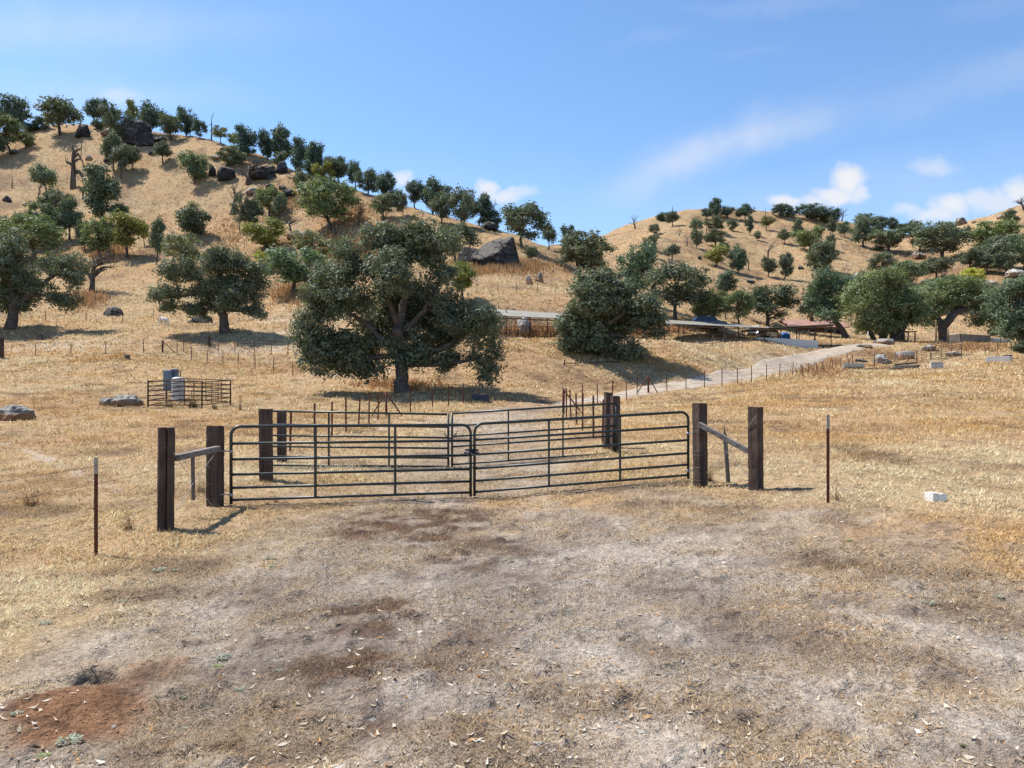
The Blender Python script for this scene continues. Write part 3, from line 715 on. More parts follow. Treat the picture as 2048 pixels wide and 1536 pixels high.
def plant(line):
    head, label = line.split('|'); q = head.split(); u, vb, top, l, r = map(float, q[:5]); kind, tint = q[5], q[6]
    p = hit(u, vb); d = p.y if len(q) < 8 else float(q[7])
    uc = (l+r)/2; ub = u*.45 + uc*.55 if abs(u-uc) < .35*(r-l) else u
    if len(q) < 8: p = hit(ub, vb); d = p.y
    else: p = on(ub, d)
    base_v = HV - (p.z-EYE)/d*F
    H = max((base_v-top)*d/F, .6); Wd = (r-l)*d/F
    _tn[0] += 1; rnd = random.Random(_tn[0]*7+3)
    tpl = TPL[kind]; tm, cm = tpl[_tn[0] % len(tpl)]
    name = {'B': 'oak_shrub'}.get(kind, 'oak_tree')
    t = thing(name, label.strip(), 'shrub' if kind == 'B' else 'tree', (p.x, p.y, p.z-.02*H), rnd.uniform(0, 6.28))
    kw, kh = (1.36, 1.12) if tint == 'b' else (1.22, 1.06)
    t.scale = (Wd*kw, Wd*kw*rnd.uniform(.85, 1.05), H*kh); t.rotation_euler = (rnd.gauss(0, .07), rnd.gauss(0, .07), t.rotation_euler[2])
    if tint == 'b': t.location.z -= .07*H
    k = link('trunk', tm, t); c = link('crown', cm, t)
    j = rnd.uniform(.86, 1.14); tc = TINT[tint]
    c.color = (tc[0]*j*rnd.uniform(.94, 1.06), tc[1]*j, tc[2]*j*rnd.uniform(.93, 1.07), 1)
    return t

TREES = '''
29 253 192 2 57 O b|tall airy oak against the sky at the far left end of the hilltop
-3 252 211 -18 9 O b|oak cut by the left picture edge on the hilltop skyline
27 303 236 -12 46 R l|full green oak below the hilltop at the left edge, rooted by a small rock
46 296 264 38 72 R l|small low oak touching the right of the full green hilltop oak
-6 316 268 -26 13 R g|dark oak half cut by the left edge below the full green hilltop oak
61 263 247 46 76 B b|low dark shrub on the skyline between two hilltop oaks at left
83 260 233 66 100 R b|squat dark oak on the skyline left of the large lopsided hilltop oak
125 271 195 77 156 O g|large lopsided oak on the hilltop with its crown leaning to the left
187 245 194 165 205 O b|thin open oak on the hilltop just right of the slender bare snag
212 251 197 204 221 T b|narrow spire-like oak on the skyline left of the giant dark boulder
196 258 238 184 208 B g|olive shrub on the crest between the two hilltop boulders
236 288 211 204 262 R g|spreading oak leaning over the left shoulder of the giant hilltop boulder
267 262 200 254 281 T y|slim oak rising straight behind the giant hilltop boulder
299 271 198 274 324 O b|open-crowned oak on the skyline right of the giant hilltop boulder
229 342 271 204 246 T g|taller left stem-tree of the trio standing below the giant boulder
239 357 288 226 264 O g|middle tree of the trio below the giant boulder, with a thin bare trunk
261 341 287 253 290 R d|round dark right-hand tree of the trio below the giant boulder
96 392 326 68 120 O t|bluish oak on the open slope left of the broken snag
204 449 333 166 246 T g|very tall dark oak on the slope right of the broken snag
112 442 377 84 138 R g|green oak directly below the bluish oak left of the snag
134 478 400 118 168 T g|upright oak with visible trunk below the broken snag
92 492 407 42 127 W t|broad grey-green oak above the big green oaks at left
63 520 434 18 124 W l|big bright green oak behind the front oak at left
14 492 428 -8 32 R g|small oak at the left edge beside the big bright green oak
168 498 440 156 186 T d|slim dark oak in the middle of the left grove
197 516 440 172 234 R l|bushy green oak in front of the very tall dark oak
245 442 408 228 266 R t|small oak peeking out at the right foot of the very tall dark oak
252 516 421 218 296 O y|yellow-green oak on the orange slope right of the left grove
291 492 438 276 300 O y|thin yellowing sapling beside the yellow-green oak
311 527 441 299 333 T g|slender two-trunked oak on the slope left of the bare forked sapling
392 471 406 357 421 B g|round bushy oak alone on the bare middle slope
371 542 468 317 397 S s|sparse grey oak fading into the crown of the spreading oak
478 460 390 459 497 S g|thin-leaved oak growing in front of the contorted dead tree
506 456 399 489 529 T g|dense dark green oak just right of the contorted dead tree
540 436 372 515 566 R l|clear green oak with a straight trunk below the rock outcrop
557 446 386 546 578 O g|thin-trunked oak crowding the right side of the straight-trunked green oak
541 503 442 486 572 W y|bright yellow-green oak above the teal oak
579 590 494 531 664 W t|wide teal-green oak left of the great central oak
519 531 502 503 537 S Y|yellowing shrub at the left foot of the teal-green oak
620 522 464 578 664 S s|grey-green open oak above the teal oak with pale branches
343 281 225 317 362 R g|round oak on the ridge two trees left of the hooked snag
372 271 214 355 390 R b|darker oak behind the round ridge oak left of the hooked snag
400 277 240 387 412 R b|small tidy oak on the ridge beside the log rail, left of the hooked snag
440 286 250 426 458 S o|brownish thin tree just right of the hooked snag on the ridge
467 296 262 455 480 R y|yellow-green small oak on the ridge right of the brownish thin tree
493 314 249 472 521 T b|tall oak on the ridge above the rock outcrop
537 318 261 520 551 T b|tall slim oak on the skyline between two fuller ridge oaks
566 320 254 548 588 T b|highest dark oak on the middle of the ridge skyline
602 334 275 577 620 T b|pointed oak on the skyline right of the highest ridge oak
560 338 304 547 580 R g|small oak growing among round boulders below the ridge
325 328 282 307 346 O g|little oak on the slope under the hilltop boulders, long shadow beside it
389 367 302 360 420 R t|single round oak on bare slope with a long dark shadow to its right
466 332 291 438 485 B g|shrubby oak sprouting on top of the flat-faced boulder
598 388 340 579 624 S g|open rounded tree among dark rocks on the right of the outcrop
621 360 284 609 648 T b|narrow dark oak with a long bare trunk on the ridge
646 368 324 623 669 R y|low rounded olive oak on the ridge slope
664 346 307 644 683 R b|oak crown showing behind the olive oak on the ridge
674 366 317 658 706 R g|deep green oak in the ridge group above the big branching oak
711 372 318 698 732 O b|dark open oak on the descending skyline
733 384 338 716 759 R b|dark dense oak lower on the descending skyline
769 408 342 746 792 T b|pointed oak with bare top twigs on the descending skyline
766 440 385 738 798 S g|see-through oak below the pointed skyline oak
801 434 381 793 828 R g|small oak at the notch before the clear skyline gap
830 414 357 810 846 O b|thin trunked oak standing free on the skyline near the small cloud
858 420 354 839 900 R b|broad dark oak on the skyline above the great central oak
884 447 384 856 908 R g|full oak in front of the broad dark skyline oak
658 462 363 604 718 W l|big green branching oak in the middle of the left hillside
926 454 371 894 947 R g|dense oak on the skyline left of the bluish shrub
950 450 380 940 984 O b|open oak leaning right on the skyline beside the white cloud
981 452 421 961 1001 B b|bluish shrub on the skyline above the great pyramid boulder
1044 494 407 1001 1086 R g|large rounded oak on the skyline right of the pyramid boulder
1098 500 446 1081 1114 O g|smaller oak at the right shoulder of the large rounded skyline oak
1139 510 448 1121 1158 T b|pointed oak at the end of the left ridge
1152 552 462 1108 1214 W g|broad oak at the low end of the left ridge before the valley gap
906 522 448 880 952 R g|oak behind the right shoulder of the great central oak
926 604 520 896 957 O y|light olive oak showing at the right flank of the great central oak
1064 524 489 1051 1079 R g|small oak tucked against the right side of the pyramid boulder
1272 600 489 1233 1308 R t|tall rounded oak behind the shed tree at the valley mouth
1352 638 528 1288 1408 W g|wide green oak right of the dark oak on the bank
1402 640 586 1380 1424 T s|slim greyish oak behind the shed roof
1206 590 530 1168 1240 R g|oak crown rising behind the dark oak on the bank
1428 650 577 1394 1462 W l|left one of two light green oaks behind the shed
1480 650 581 1449 1508 R l|right one of two light green oaks behind the shed
1524 652 571 1494 1592 W d|broad dark oak over the parked cars
1326 441 424 1314 1338 B b|low dark shrub on the right hill skyline next to a bare upright stick
1344 453 421 1331 1363 O g|wind-leaned oak at the left of the right hill crest
1308 471 448 1296 1321 R g|small lone oak on the left shoulder of the right hill
1305 500 469 1288 1320 R g|upper of two stacked small oaks on the left shoulder of the right hill
1302 515 487 1296 1316 T g|lower of two stacked small oaks on the left shoulder of the right hill
1342 522 488 1329 1364 O g|open small oak by flat rocks on the right hill
1391 471 437 1377 1403 R s|greyish oak under a bare pole on the right hill
1393 496 458 1381 1406 R g|narrow oak directly below the greyish oak on the right hill
1413 439 413 1404 1424 R b|small dark oak at the left of the tallest crest oak on the right hill
1430 433 396 1417 1445 T b|tallest oak on the right hill crest
1457 437 410 1443 1468 O b|low spread oak right of the tallest crest oak
1430 463 433 1411 1452 R g|round oak just below the tallest crest oak
1435 494 459 1406 1449 W g|oak with a wide crown in the second row of the right hill
1466 463 437 1457 1478 R g|small neat oak on open grass right of the second row
1490 443 405 1474 1508 O b|oak with dead tips on the right hill crest
1498 469 431 1489 1508 T g|thin oak straight below the oak with dead tips
1531 461 431 1519 1547 O o|scrubby two-part oak below the dead stick on the crest
1513 481 462 1508 1523 R g|tiny oak alone in the middle of the right hill
1563 435 407 1542 1574 R b|dark round oak on the crest in front of the cumulus cloud
1584 435 411 1574 1598 R b|small crest oak beside the leaning dead trunk
1627 442 404 1599 1648 R b|large dark oak on the crest under the tall cumulus
1661 449 415 1641 1681 R b|dark oak at the right of the large crest oak
1569 489 457 1555 1582 O g|small open oak left of the two-stemmed slim oak
1595 479 439 1585 1607 T g|slim oak on the upper slope below the cumulus
1623 503 456 1590 1650 W l|wide bright oak above the dense bushy oak
1648 543 481 1616 1670 B g|dense bushy green oak in the middle of the right hill
1660 473 437 1651 1669 T g|narrow oak under the right end of the crest group
1662 499 467 1653 1671 R g|small oak immediately right of the dense bushy oak's top
1690 475 439 1679 1701 R g|feathery oak below the forked dead tree on the crest
1430 533 491 1411 1459 R y|yellowish round oak in the lower middle of the right hill
1446 511 485 1436 1462 R d|dark oak behind the yellowish round oak
1480 548 491 1456 1493 T t|slim-trunked teal oak left of the leaning snag
1537 554 511 1521 1553 R d|left oak of the pair in the lower middle of the right hill
1569 559 503 1552 1586 T g|right pointed oak of the pair in the lower middle of the right hill
1452 590 544 1429 1472 T d|dark oak low on the right hill above the light green oaks
1728 494 429 1698 1752 R g|big full oak at the right end of the right hill crest
1736 456 425 1714 1755 R b|blue-dark oak on the skyline behind the big full crest oak
1765 463 431 1751 1780 O b|blue-dark open oak on the skyline right of the big full oak
1786 464 435 1777 1797 T b|narrow blue-dark oak in the dip of the skyline
1804 467 446 1792 1817 R b|lowest blue-dark oak at the dip of the skyline
1777 507 457 1743 1815 W g|wide oak above the grey burnt patch
1838 503 442 1809 1868 R g|oak below the skyline dip, left of the largest far oak
1882 520 448 1832 1938 W g|largest wide oak on the far right hillside below the rocks
1988 500 443 1944 2038 W l|spreading oak high on the far right slope
2022 454 421 2007 2035 T d|small dark oak standing up on the far right slope
1990 534 474 1954 2032 R g|full oak in the far right grove
1942 547 497 1924 1964 R d|dark oak above the yellow shrub
1972 547 508 1956 2000 O g|thin-trunked oak right of the yellow shrub
2010 550 505 1988 2040 O g|oak with two thin trunks at the far right above pale rocks
1943 566 536 1925 1966 B Y|bright yellow-green shrub on the far right hillside
1767 557 506 1741 1792 R s|greyish oak below the burnt patch on the right hill
1815 572 521 1784 1852 W t|low teal oak in the thicket behind the corral trees
1872 562 511 1846 1908 O g|leaning open oak left of the yellow shrub
2046 540 470 2020 2080 R t|bluish oak cut by the right edge in the far grove
1890 618 556 1826 1945 W t|teal crown rising behind the arching oak by the corral
1720 600 540 1700 1752 R g|dark oak behind the leaning trunk of the house oak
2042 706 684 2028 2062 B d|small dark shrub by the fence at the right edge
1960 600 560 1930 1992 R g|rounded oak behind the right-hand end of the arching oak
'''
for ln in TREES.strip().splitlines(): plant(ln)

# big oaks shaped one by one: lobes and limbs measured against the trunk foot
def hero(seed, u, vb, d, label, lobes, limbs, leaves, lsize, rc_m, tint='g', bark='bark', depth=.85, dens=1.0):
    rng = np.random.default_rng(seed)
    p = hit(u, vb) if d is None else on(u, d); d = p.y; s = d/F
    v0 = HV - (p.z-EYE)/d*F
    t = thing('oak_tree', label, 'tree', p)
    L = []; R_all = max(l[2] for l in lobes)*s
    for i, lo in enumerate(lobes):
        cu, cv, ru, rv = lo[:4]; cx, cz = (cu-u)*s, (v0-cv)*s; rx, rz = ru*s, rv*s
        cy0 = lo[4] if len(lo) > 4 else None
        ry = max(rx, rz)*depth
        cy = cy0 if cy0 is not None else rng.uniform(-.5, .5)*ry
        vol = rx*ry*rz/(rc_m**3); n = int(max(4, dens*vol*1.08))
        pts = []; tries = 0
        while len(pts) < n and tries < 4000:
            tries += 1
            q = rng.uniform(-1, 1, 3); rho = np.linalg.norm(q)
            if rho > 1 or rng.random() > .25 + .75*rho**2: continue
            r = rc_m*rng.uniform(.65, 1.3)
            pp = np.array([cx + q[0]*max(rx-r*.7, .1), cy + q[1]*max(ry-r*.7, .1), cz + q[2]*max(rz-r*.5, .1)])
            if any(np.linalg.norm(pp-o[:3]) < .55*(r+o[3]) for o in pts): continue
            pts.append(np.array([*pp, r]))
        L += pts
    L = np.array(L); mb = MB(); nodes = []
    for j, lm in enumerate(limbs):
        pts = [Vector(((a-u)*s, (rng.uniform(-.4, .4)*R_all*min(1, i/3.) if i > 1 else 0) if len(q) < 4 else q[3], (v0-b)*s)) for i, (a, b, *q0) in enumerate(lm) for q in [(a, b, *q0)]]
        rr = [q[2]*s for q in lm]
        sm = []; sr = []
        for i in range(len(pts)-1):
            for k in range(4):
                f = k/4; sm.append(pts[i].lerp(pts[i+1], f) + (Vector(rng.normal(0, .05, 3))*rr[i]*2 if (i or k) else Vector())); sr.append(rr[i]*(1-f)+rr[i+1]*f)
        sm.append(pts[-1]); sr.append(rr[-1])
        if j == 0: sm[0] = sm[0] - Vector((0, 0, .35)); sr[0] *= 1.25
        mb.tube(sm, sr, 10); nodes += [(q, r_) for q, r_ in zip(sm[4:], sr[4:])]
    NP = np.array([q for q, _ in nodes])
    for c in L:
        dd = np.linalg.norm(NP - c[:3], axis=1) + np.maximum(0, NP[:, 2]-c[2])*.6
        k = int(np.argmin(dd)); limb(mb, rng, nodes[k][0], c[:3], min(nodes[k][1]*.6, .02+.03*dd[k]), .012, 6, 5, .04, .07)
    V, Fq, col = leaf_cloud(rng, L, leaves, lsize, .8, .4)
    mb.build('trunk', M[bark], t, True)
    c = link('crown', raw_mesh('crown', V, Fq, M['leaf'], False, col, 'tint'), t); tc = TINT[tint]; c.color = (*tc, 1)
    return t

hero(101, 805, 786, 44, 'great dark oak with a massive low crown standing alone behind the gates',
 [(816,484,76,60),(709,506,46,40),(886,520,40,60),(684,585,78,62),(636,664,52,74),(690,702,72,50),(813,688,62,52),(800,590,70,50,2.2),(790,560,60,50,-1.5),(945,648,68,48),(972,714,46,50),(890,722,44,26),(976,756,17,30),(735,732,36,28),
  (830,600,66,60,2.8),(760,640,70,60,2.5),(870,650,66,50,2.6),(640,720,36,36),(760,470,40,34),(900,610,38,40)],
 [[(805,788,17),(803,760,13),(803,735,12),(799,700,11),(796,660,9)],[(797,690,9),(800,640,8),(808,590,7),(810,540,5),(815,480,2)],[(797,650,7),(775,600,5),(748,560,4),(715,515,2)],
  [(801,715,8),(765,680,6),(735,650,5),(690,620,3),(660,590,2)],[(800,725,7),(850,712,6),(900,690,5),(930,665,3),(955,650,2)],[(803,728,6),(850,730,5),(900,728,4),(950,720,3),(978,740,1.5)],[(800,670,6),(850,620,5),(880,560,3),(890,510,1.5)],[(800,710,6),(740,715,5),(680,700,4),(640,680,2)]],
 112000, .155, .80, 'g')
hero(102, 23, 657, None, 'big green oak with two heavy lobes at the left edge, long dark shadow beside it',
 [(12,520,52,46),(5,588,50,40),(-60,560,55,70),(132,535,40,38),(126,595,40,30),(66,570,26,24),(20,480,40,25),(95,520,26,20),(10,555,50,40,2.5),(150,560,22,26),(40,606,26,16)],
 [[(23,658,12),(26,630,9.5),(30,606,8.5),(28,585,6)],[(28,610,6),(60,592,5.5),(95,557,4),(130,540,2)],[(28,595,6),(15,555,4),(12,515,2)],[(28,600,5),(-20,580,4),(-60,560,2)],[(60,590,4),(95,590,3),(125,592,1.5)]],
 44000, .22, .95, 'g')
hero(103, 449, 667, None, 'spreading dark oak with a long low left arm beside the white pony',
 [(440,522,46,28),(366,538,40,28),(338,588,38,18),(380,622,44,15),(440,572,52,34),(506,562,30,46),(506,620,28,22),(420,600,45,22,1.6),(470,600,40,28,-1.2),(340,612,22,12),(480,525,30,24),(395,570,40,26)],
 [[(452,668,11),(448,640,8.5),(444,612,8),(440,590,6)],[(441,600,5.5),(400,585,4.5),(360,590,3),(330,592,1.5)],[(441,592,5),(445,560,4),(440,525,2)],[(443,605,5),(480,590,4),(505,570,2.5)],[(444,615,4),(410,620,3),(375,625,1.5)],[(446,620,3.5),(480,622,2.5),(510,622,1.2)],[(440,590,4.5),(400,560,3),(368,540,1.5)]],
 40000, .21, .80, 'g')
hero(104, 1205, 712, None, 'dense dark oak on the steep bank, hanging over the shed roof',
 [(1205,610,72,50),(1146,648,34,50),(1290,622,46,36),(1195,680,54,32),(1195,562,38,24),(1246,702,36,22),(1220,640,60,40,2.2),(1180,600,50,40,-2.),(1310,650,24,24),(1140,690,22,24),(1255,575,36,26)],
 [[(1205,714,10),(1206,685,8.5),(1212,655,7),(1210,620,5)],[(1211,650,5),(1250,625,4),(1290,615,2)],[(1209,655,5),(1170,635,4),(1145,640,2)],[(1210,620,4),(1200,585,3),(1195,560,1.5)],[(1207,670,4),(1240,670,3),(1262,690,1.5)]],
 50000, .21, .90, 'g', depth=.8)
hero(105, 1691, 676, None, 'oak with a leaning pale trunk next to the red-roofed house',
 [(1652,585,46,36),(1628,612,26,24),(1700,588,32,36),(1645,556,17,16),(1680,560,30,20),(1668,605,36,24,2.),(1650,628,34,20,-1.5)],
 [[(1693,678,6.5),(1686,662,5.6),(1676,645,5),(1668,628,4.5)],[(1670,632,5),(1650,605,3.5),(1635,590,2)],[(1669,628,5),(1685,600,3.5),(1700,585,2)]],
 24000, .26, 1.1, 't', 'bark_pale')
hero(106, 1768, 683, None, 'huge many-trunked oak spreading over the corral at right',
 [(1765,578,62,38),(1728,612,46,42),(1802,608,52,46),(1834,632,34,30),(1752,650,50,22),(1768,556,40,18),(1790,640,44,26,2.5),(1720,590,30,40,2.),(1850,600,24,26)],
 [[(1766,684,8),(1766,660,7),(1764,640,6),(1762,600,4)],[(1780,683,6),(1800,668,5.5),(1815,645,4.5),(1830,630,2)],[(1752,684,5),(1742,668,4.5),(1736,645,3.5),(1725,615,2)],[(1764,630,4),(1790,605,3),(1805,595,2)]],
 42000, .26, 1.15, 'l')
hero(107, 1886, 684, None, 'arching oak with a thick curved trunk in front of the corrugated steel wall',
 [(1880,600,42,36),(1932,590,52,30),(1976,612,36,38),(1992,648,17,26),(1870,638,22,20),(1920,570,50,22),(1955,640,24,14),(1905,600,40,26,2.4)],
 [[(1887,686,11),(1886,668,9),(1884,655,9),(1892,640,8),(1908,627,7),(1930,612,4)],[(1885,655,6),(1876,635,4.5),(1868,610,2.5)],[(1912,625,5),(1945,612,4),(1975,612,2)]],
 30000, .26, 1.1, 'l', 'bark')
hero(108, 2075, 704, 88, 'drooping oak cut by the right picture edge over the fence',
 [(2030,600,48,46),(2052,642,52,46),(2006,656,20,28),(2095,600,52,62),(2040,575,40,24),(2070,670,40,26)],
 [[(2075,706,10),(2074,680,8),(2070,650,7),(2066,620,5)],[(2068,630,5),(2040,610,4),(2020,610,2)],[(2070,640,4.5),(2095,615,3.5),(2105,600,2)]],
 32000, .25, 1.05, 't')

# ------------------------------------------------------------------ bare dead trees and snags
def dead_mesh(seed, n_limbs=7, depth=3, trunk=.55, thick=.045, spread=.8, hook=0., gnarl=.12):
    rng = np.random.default_rng(seed); mb = MB()
    def grow(p, dr, L, r, lev):
        pts = [p]; d = dr.copy(); n = 5
        for i in range(n):
            d = (d + rng.normal(0, gnarl, 3) + np.array([0, 0, .04])); d /= np.linalg.norm(d)
            pts.append(pts[-1] + d*L/n)
        mb.tube([Vector(q) for q in pts], [r*(1-.62*i/n) for i in range(n+1)], 6 if lev == 0 else 5)
        if lev >= depth: return
        k = n_limbs if lev == 0 else rng.integers(2, 4)
        for j in range(k):
            a = rng.uniform(.4, 1.0) if lev == 0 else rng.uniform(.3, 1.0)
            i = min(int(a*n), n-1); q = pts[i] + (pts[i+1]-pts[i])*(a*n-i if a*n-i < 1 else .9)
            az = rng.uniform(0, 6.28); side = np.array([math.cos(az), math.sin(az), rng.uniform(-.15, .5)])*spread
            nd = d*.55 + side; nd /= np.linalg.norm(nd)
            grow(q, nd, L*rng.uniform(.42, .7), r*(1-.62*a)*rng.uniform(.5, .75), lev+1)
    grow(np.array([0, 0, -.03]), np.array([hook*.2, 0, 1.]), trunk, thick, 0)
    V = np.array(mb.v); V[:, 2] /= V[:, 2].max()
    return raw_mesh('branches', V, mb.f, M['dead'], True)
def snag_mesh(seed, thick=.06, hook=.12, nl=3, ll=1.):
    rng = np.random.default_rng(seed); mb = MB()
    pts = [Vector((0, 0, -.03)), Vector((.0, 0, .2)), Vector((.012, .01, .45)), Vector((.0, 0, .68)), Vector((.02, .0, .85)), Vector((hook, .0, 1.0))]
    mb.tube(pts, [thick*1.15, thick, thick*.85, thick*.62, thick*.45, thick*.18], 7)
    for k in range(nl):
        z = rng.uniform(.25, .8); az = rng.choice([0, 3.14]) + rng.normal(0, .5); L = rng.uniform(.06, .16)*ll; dn = rng.choice([-.7, .9])
        mb.tube([Vector((0, 0, z)), Vector((math.cos(az)*L*.5, math.sin(az)*L*.5, z+L*.2)), Vector((math.cos(az)*L*.95, math.sin(az)*L*.9, z+L*.3*dn)), Vector((math.cos(az)*L*1.1, math.sin(az)*L, z+L*dn))], [thick*.45, thick*.33, thick*.22, thick*.07], 5)
    return raw_mesh('branches', mb.v, mb.f, M['dead'], True)
DM = [dead_mesh(201), dead_mesh(202, 9, 3, .5, .05, .9), dead_mesh(203, 5, 2, .6, .04, .7), dead_mesh(204, 12, 4, .42, .05, 1.0, gnarl=.16)]
SM = [snag_mesh(211), snag_mesh(212, .045, .16), snag_mesh(213, .075, .0, 2), snag_mesh(214, .105, -.06, 7, 3.2)]
DEAD = '''
184 583 482 160 234 D3|bare grey dead tree with a bushy tangle of twigs in front of the left grove
76 408 352 63 86 D2|small bare dead tree on the slope left of the broken snag
166 399 340 152 178 D2|thin bare dead tree against the trunk side of the very tall dark oak
352 500 449 328 358 D2|bare forked sapling on the slope left of the spreading oak
463 428 352 440 504 D1|contorted dead tree with dark twisting limbs in the middle of the left slope
583 478 424 560 606 D2|dead forked tree above the grey boulder slabs
673 468 428 655 697 D0|twiggy dead tree at the right of the big green branching oak
717 451 388 702 740 D1|leafless tree standing in reddish dry weeds
497 368 308 474 550 D3|brown leafless tree spreading over the rock outcrop
1271 458 426 1257 1287 D0|lone bare tree on the skyline at the left of the right hill
1373 492 464 1363 1383 D0|bare grey tree on the left of the right hill, below the stacked oaks' level
1358 472 453 1348 1370 D0|low crooked bare tree below the wind-leaned oak
1535 528 478 1518 1556 D2|bare poles cluster tree above the oak pair on the right hill
1690 575 523 1676 1700 D0|dead brown tree beside the pale boulder on the right hill
1888 570 530 1872 1906 D0|dead grey tree left of the yellow shrub
1683 442 413 1675 1702 D0|forked dead tree on the crest right of the large dark crest oak
2049 420 388 2036 2074 D1|bluish bare tree at the right edge on the skyline
1180 560 508 1158 1216 D3|brown leafless thicket tree in the gap between left ridge and right hill
1452 640 600 1440 1466 D0|dead tree between the two light green oaks behind the shed
146 376 287 120 172 S3|thick broken snag with a few crooked stubs, alone on the upper left slope
160 250 218 156 164 S1|slender bare snag on the left hilltop skyline
423 280 226 417 430 S1|tall hooked snag on the ridge skyline
24 376 351 19 29 S2|short broken stump standing at the left on the upper slope
584 428 404 575 594 S0|broken angled snag right of the straight-trunked green oak
1345 432 409 1340 1350 S0|bare upright stick rising above the wind-leaned oak
1497 541 512 1491 1503 S0|leaning bare snag right of the teal oak on the right hill
1531 436 414 1526 1536 S1|dead stick on the crest above the scrubby oak
1413 470 444 1409 1417 S0|pole-thin snag left of the small neat oak on the right hill
1606 600 560 1601 1611 S1|thin bare snag low on the right hill over the house
1515 562 544 1512 1518 S2|short stub snag on the lower right hill
'''
for ln in DEAD.strip().splitlines():
    head, label = ln.split('|'); q = head.split(); u, vb, top, l, r = map(float, q[:5]); k = q[5]
    p = hit(u, vb); s = p.y/F; H = max((HV-(p.z-EYE)/s/1.0 - top)*s, .5); Wd = (r-l)*s
    snag = k[0] == 'S'
    t = thing('dead_tree' if not snag else 'tree_snag', label, 'dead tree', p, 0 if snag else random.Random(int(u)).uniform(0, 6.28))
    me = (SM if snag else DM)[int(k[1])]
    xs = [v.co.x for v in me.vertices]; ww = max(xs)-min(xs)
    t.scale = ((H*.55, H*.55, H) if snag else (Wd/ww, Wd/ww, H))
    link('trunk', me, t)

# ------------------------------------------------------------------ rocks
def rock(name, seed, u, vb, wpx, hpx, mat, label, d=None, depth=.8, rot=None, squash=1., facet=0., group=None, cat='boulder', sub=4):
    rng = np.random.default_rng(seed); p = hit(u, vb) if d is None else on(u, d); s = p.y/F
    bm = bmesh.new(); bmesh.ops.create_icosphere(bm, subdivisions=5 if wpx > 45 else sub, radius=1)
    V = np.array([v.co for v in bm.verts]); n = V/np.linalg.norm(V, axis=1)[:, None]
    r = 1 + (fbm3(n*1.3+seed, 3, seed)-.5)*.75 + (fbm3(n*4+seed, 4, seed+9)-.5)*.34
    V = n*r[:, None]
    for k in range(int(facet)*2):                                 # broken faces
        f = rng.normal(size=3); f[2] = abs(f[2])*.5; f /= np.linalg.norm(f); lim = rng.uniform(.62, .85)
        e = V@f; V -= np.outer(np.maximum(e-lim, 0)*.92, f)
    V[:, 2] = np.where(V[:, 2] < -.35, -.35 + (V[:, 2]+.35)*.15, V[:, 2])
    ext = V.max(0)-V.min(0); w, h = wpx*s, hpx*s
    V[:, 2] -= V[:, 2].min(); V *= np.array([w/ext[0], w*depth/ext[1], h*1.13/ext[2]]); V[:, 2] -= h*.2
    for v, c in zip(bm.verts, V): v.co = c
    me = bpy.data.meshes.new(name); bm.to_mesh(me); bm.free(); me.materials.append(M[mat])
    me.polygons.foreach_set('use_smooth', np.ones(len(me.polygons), bool))
    o = link(name, me, None, p, rng.uniform(-.3, .3) if rot is None else rot); return tag(o, label, cat, group)
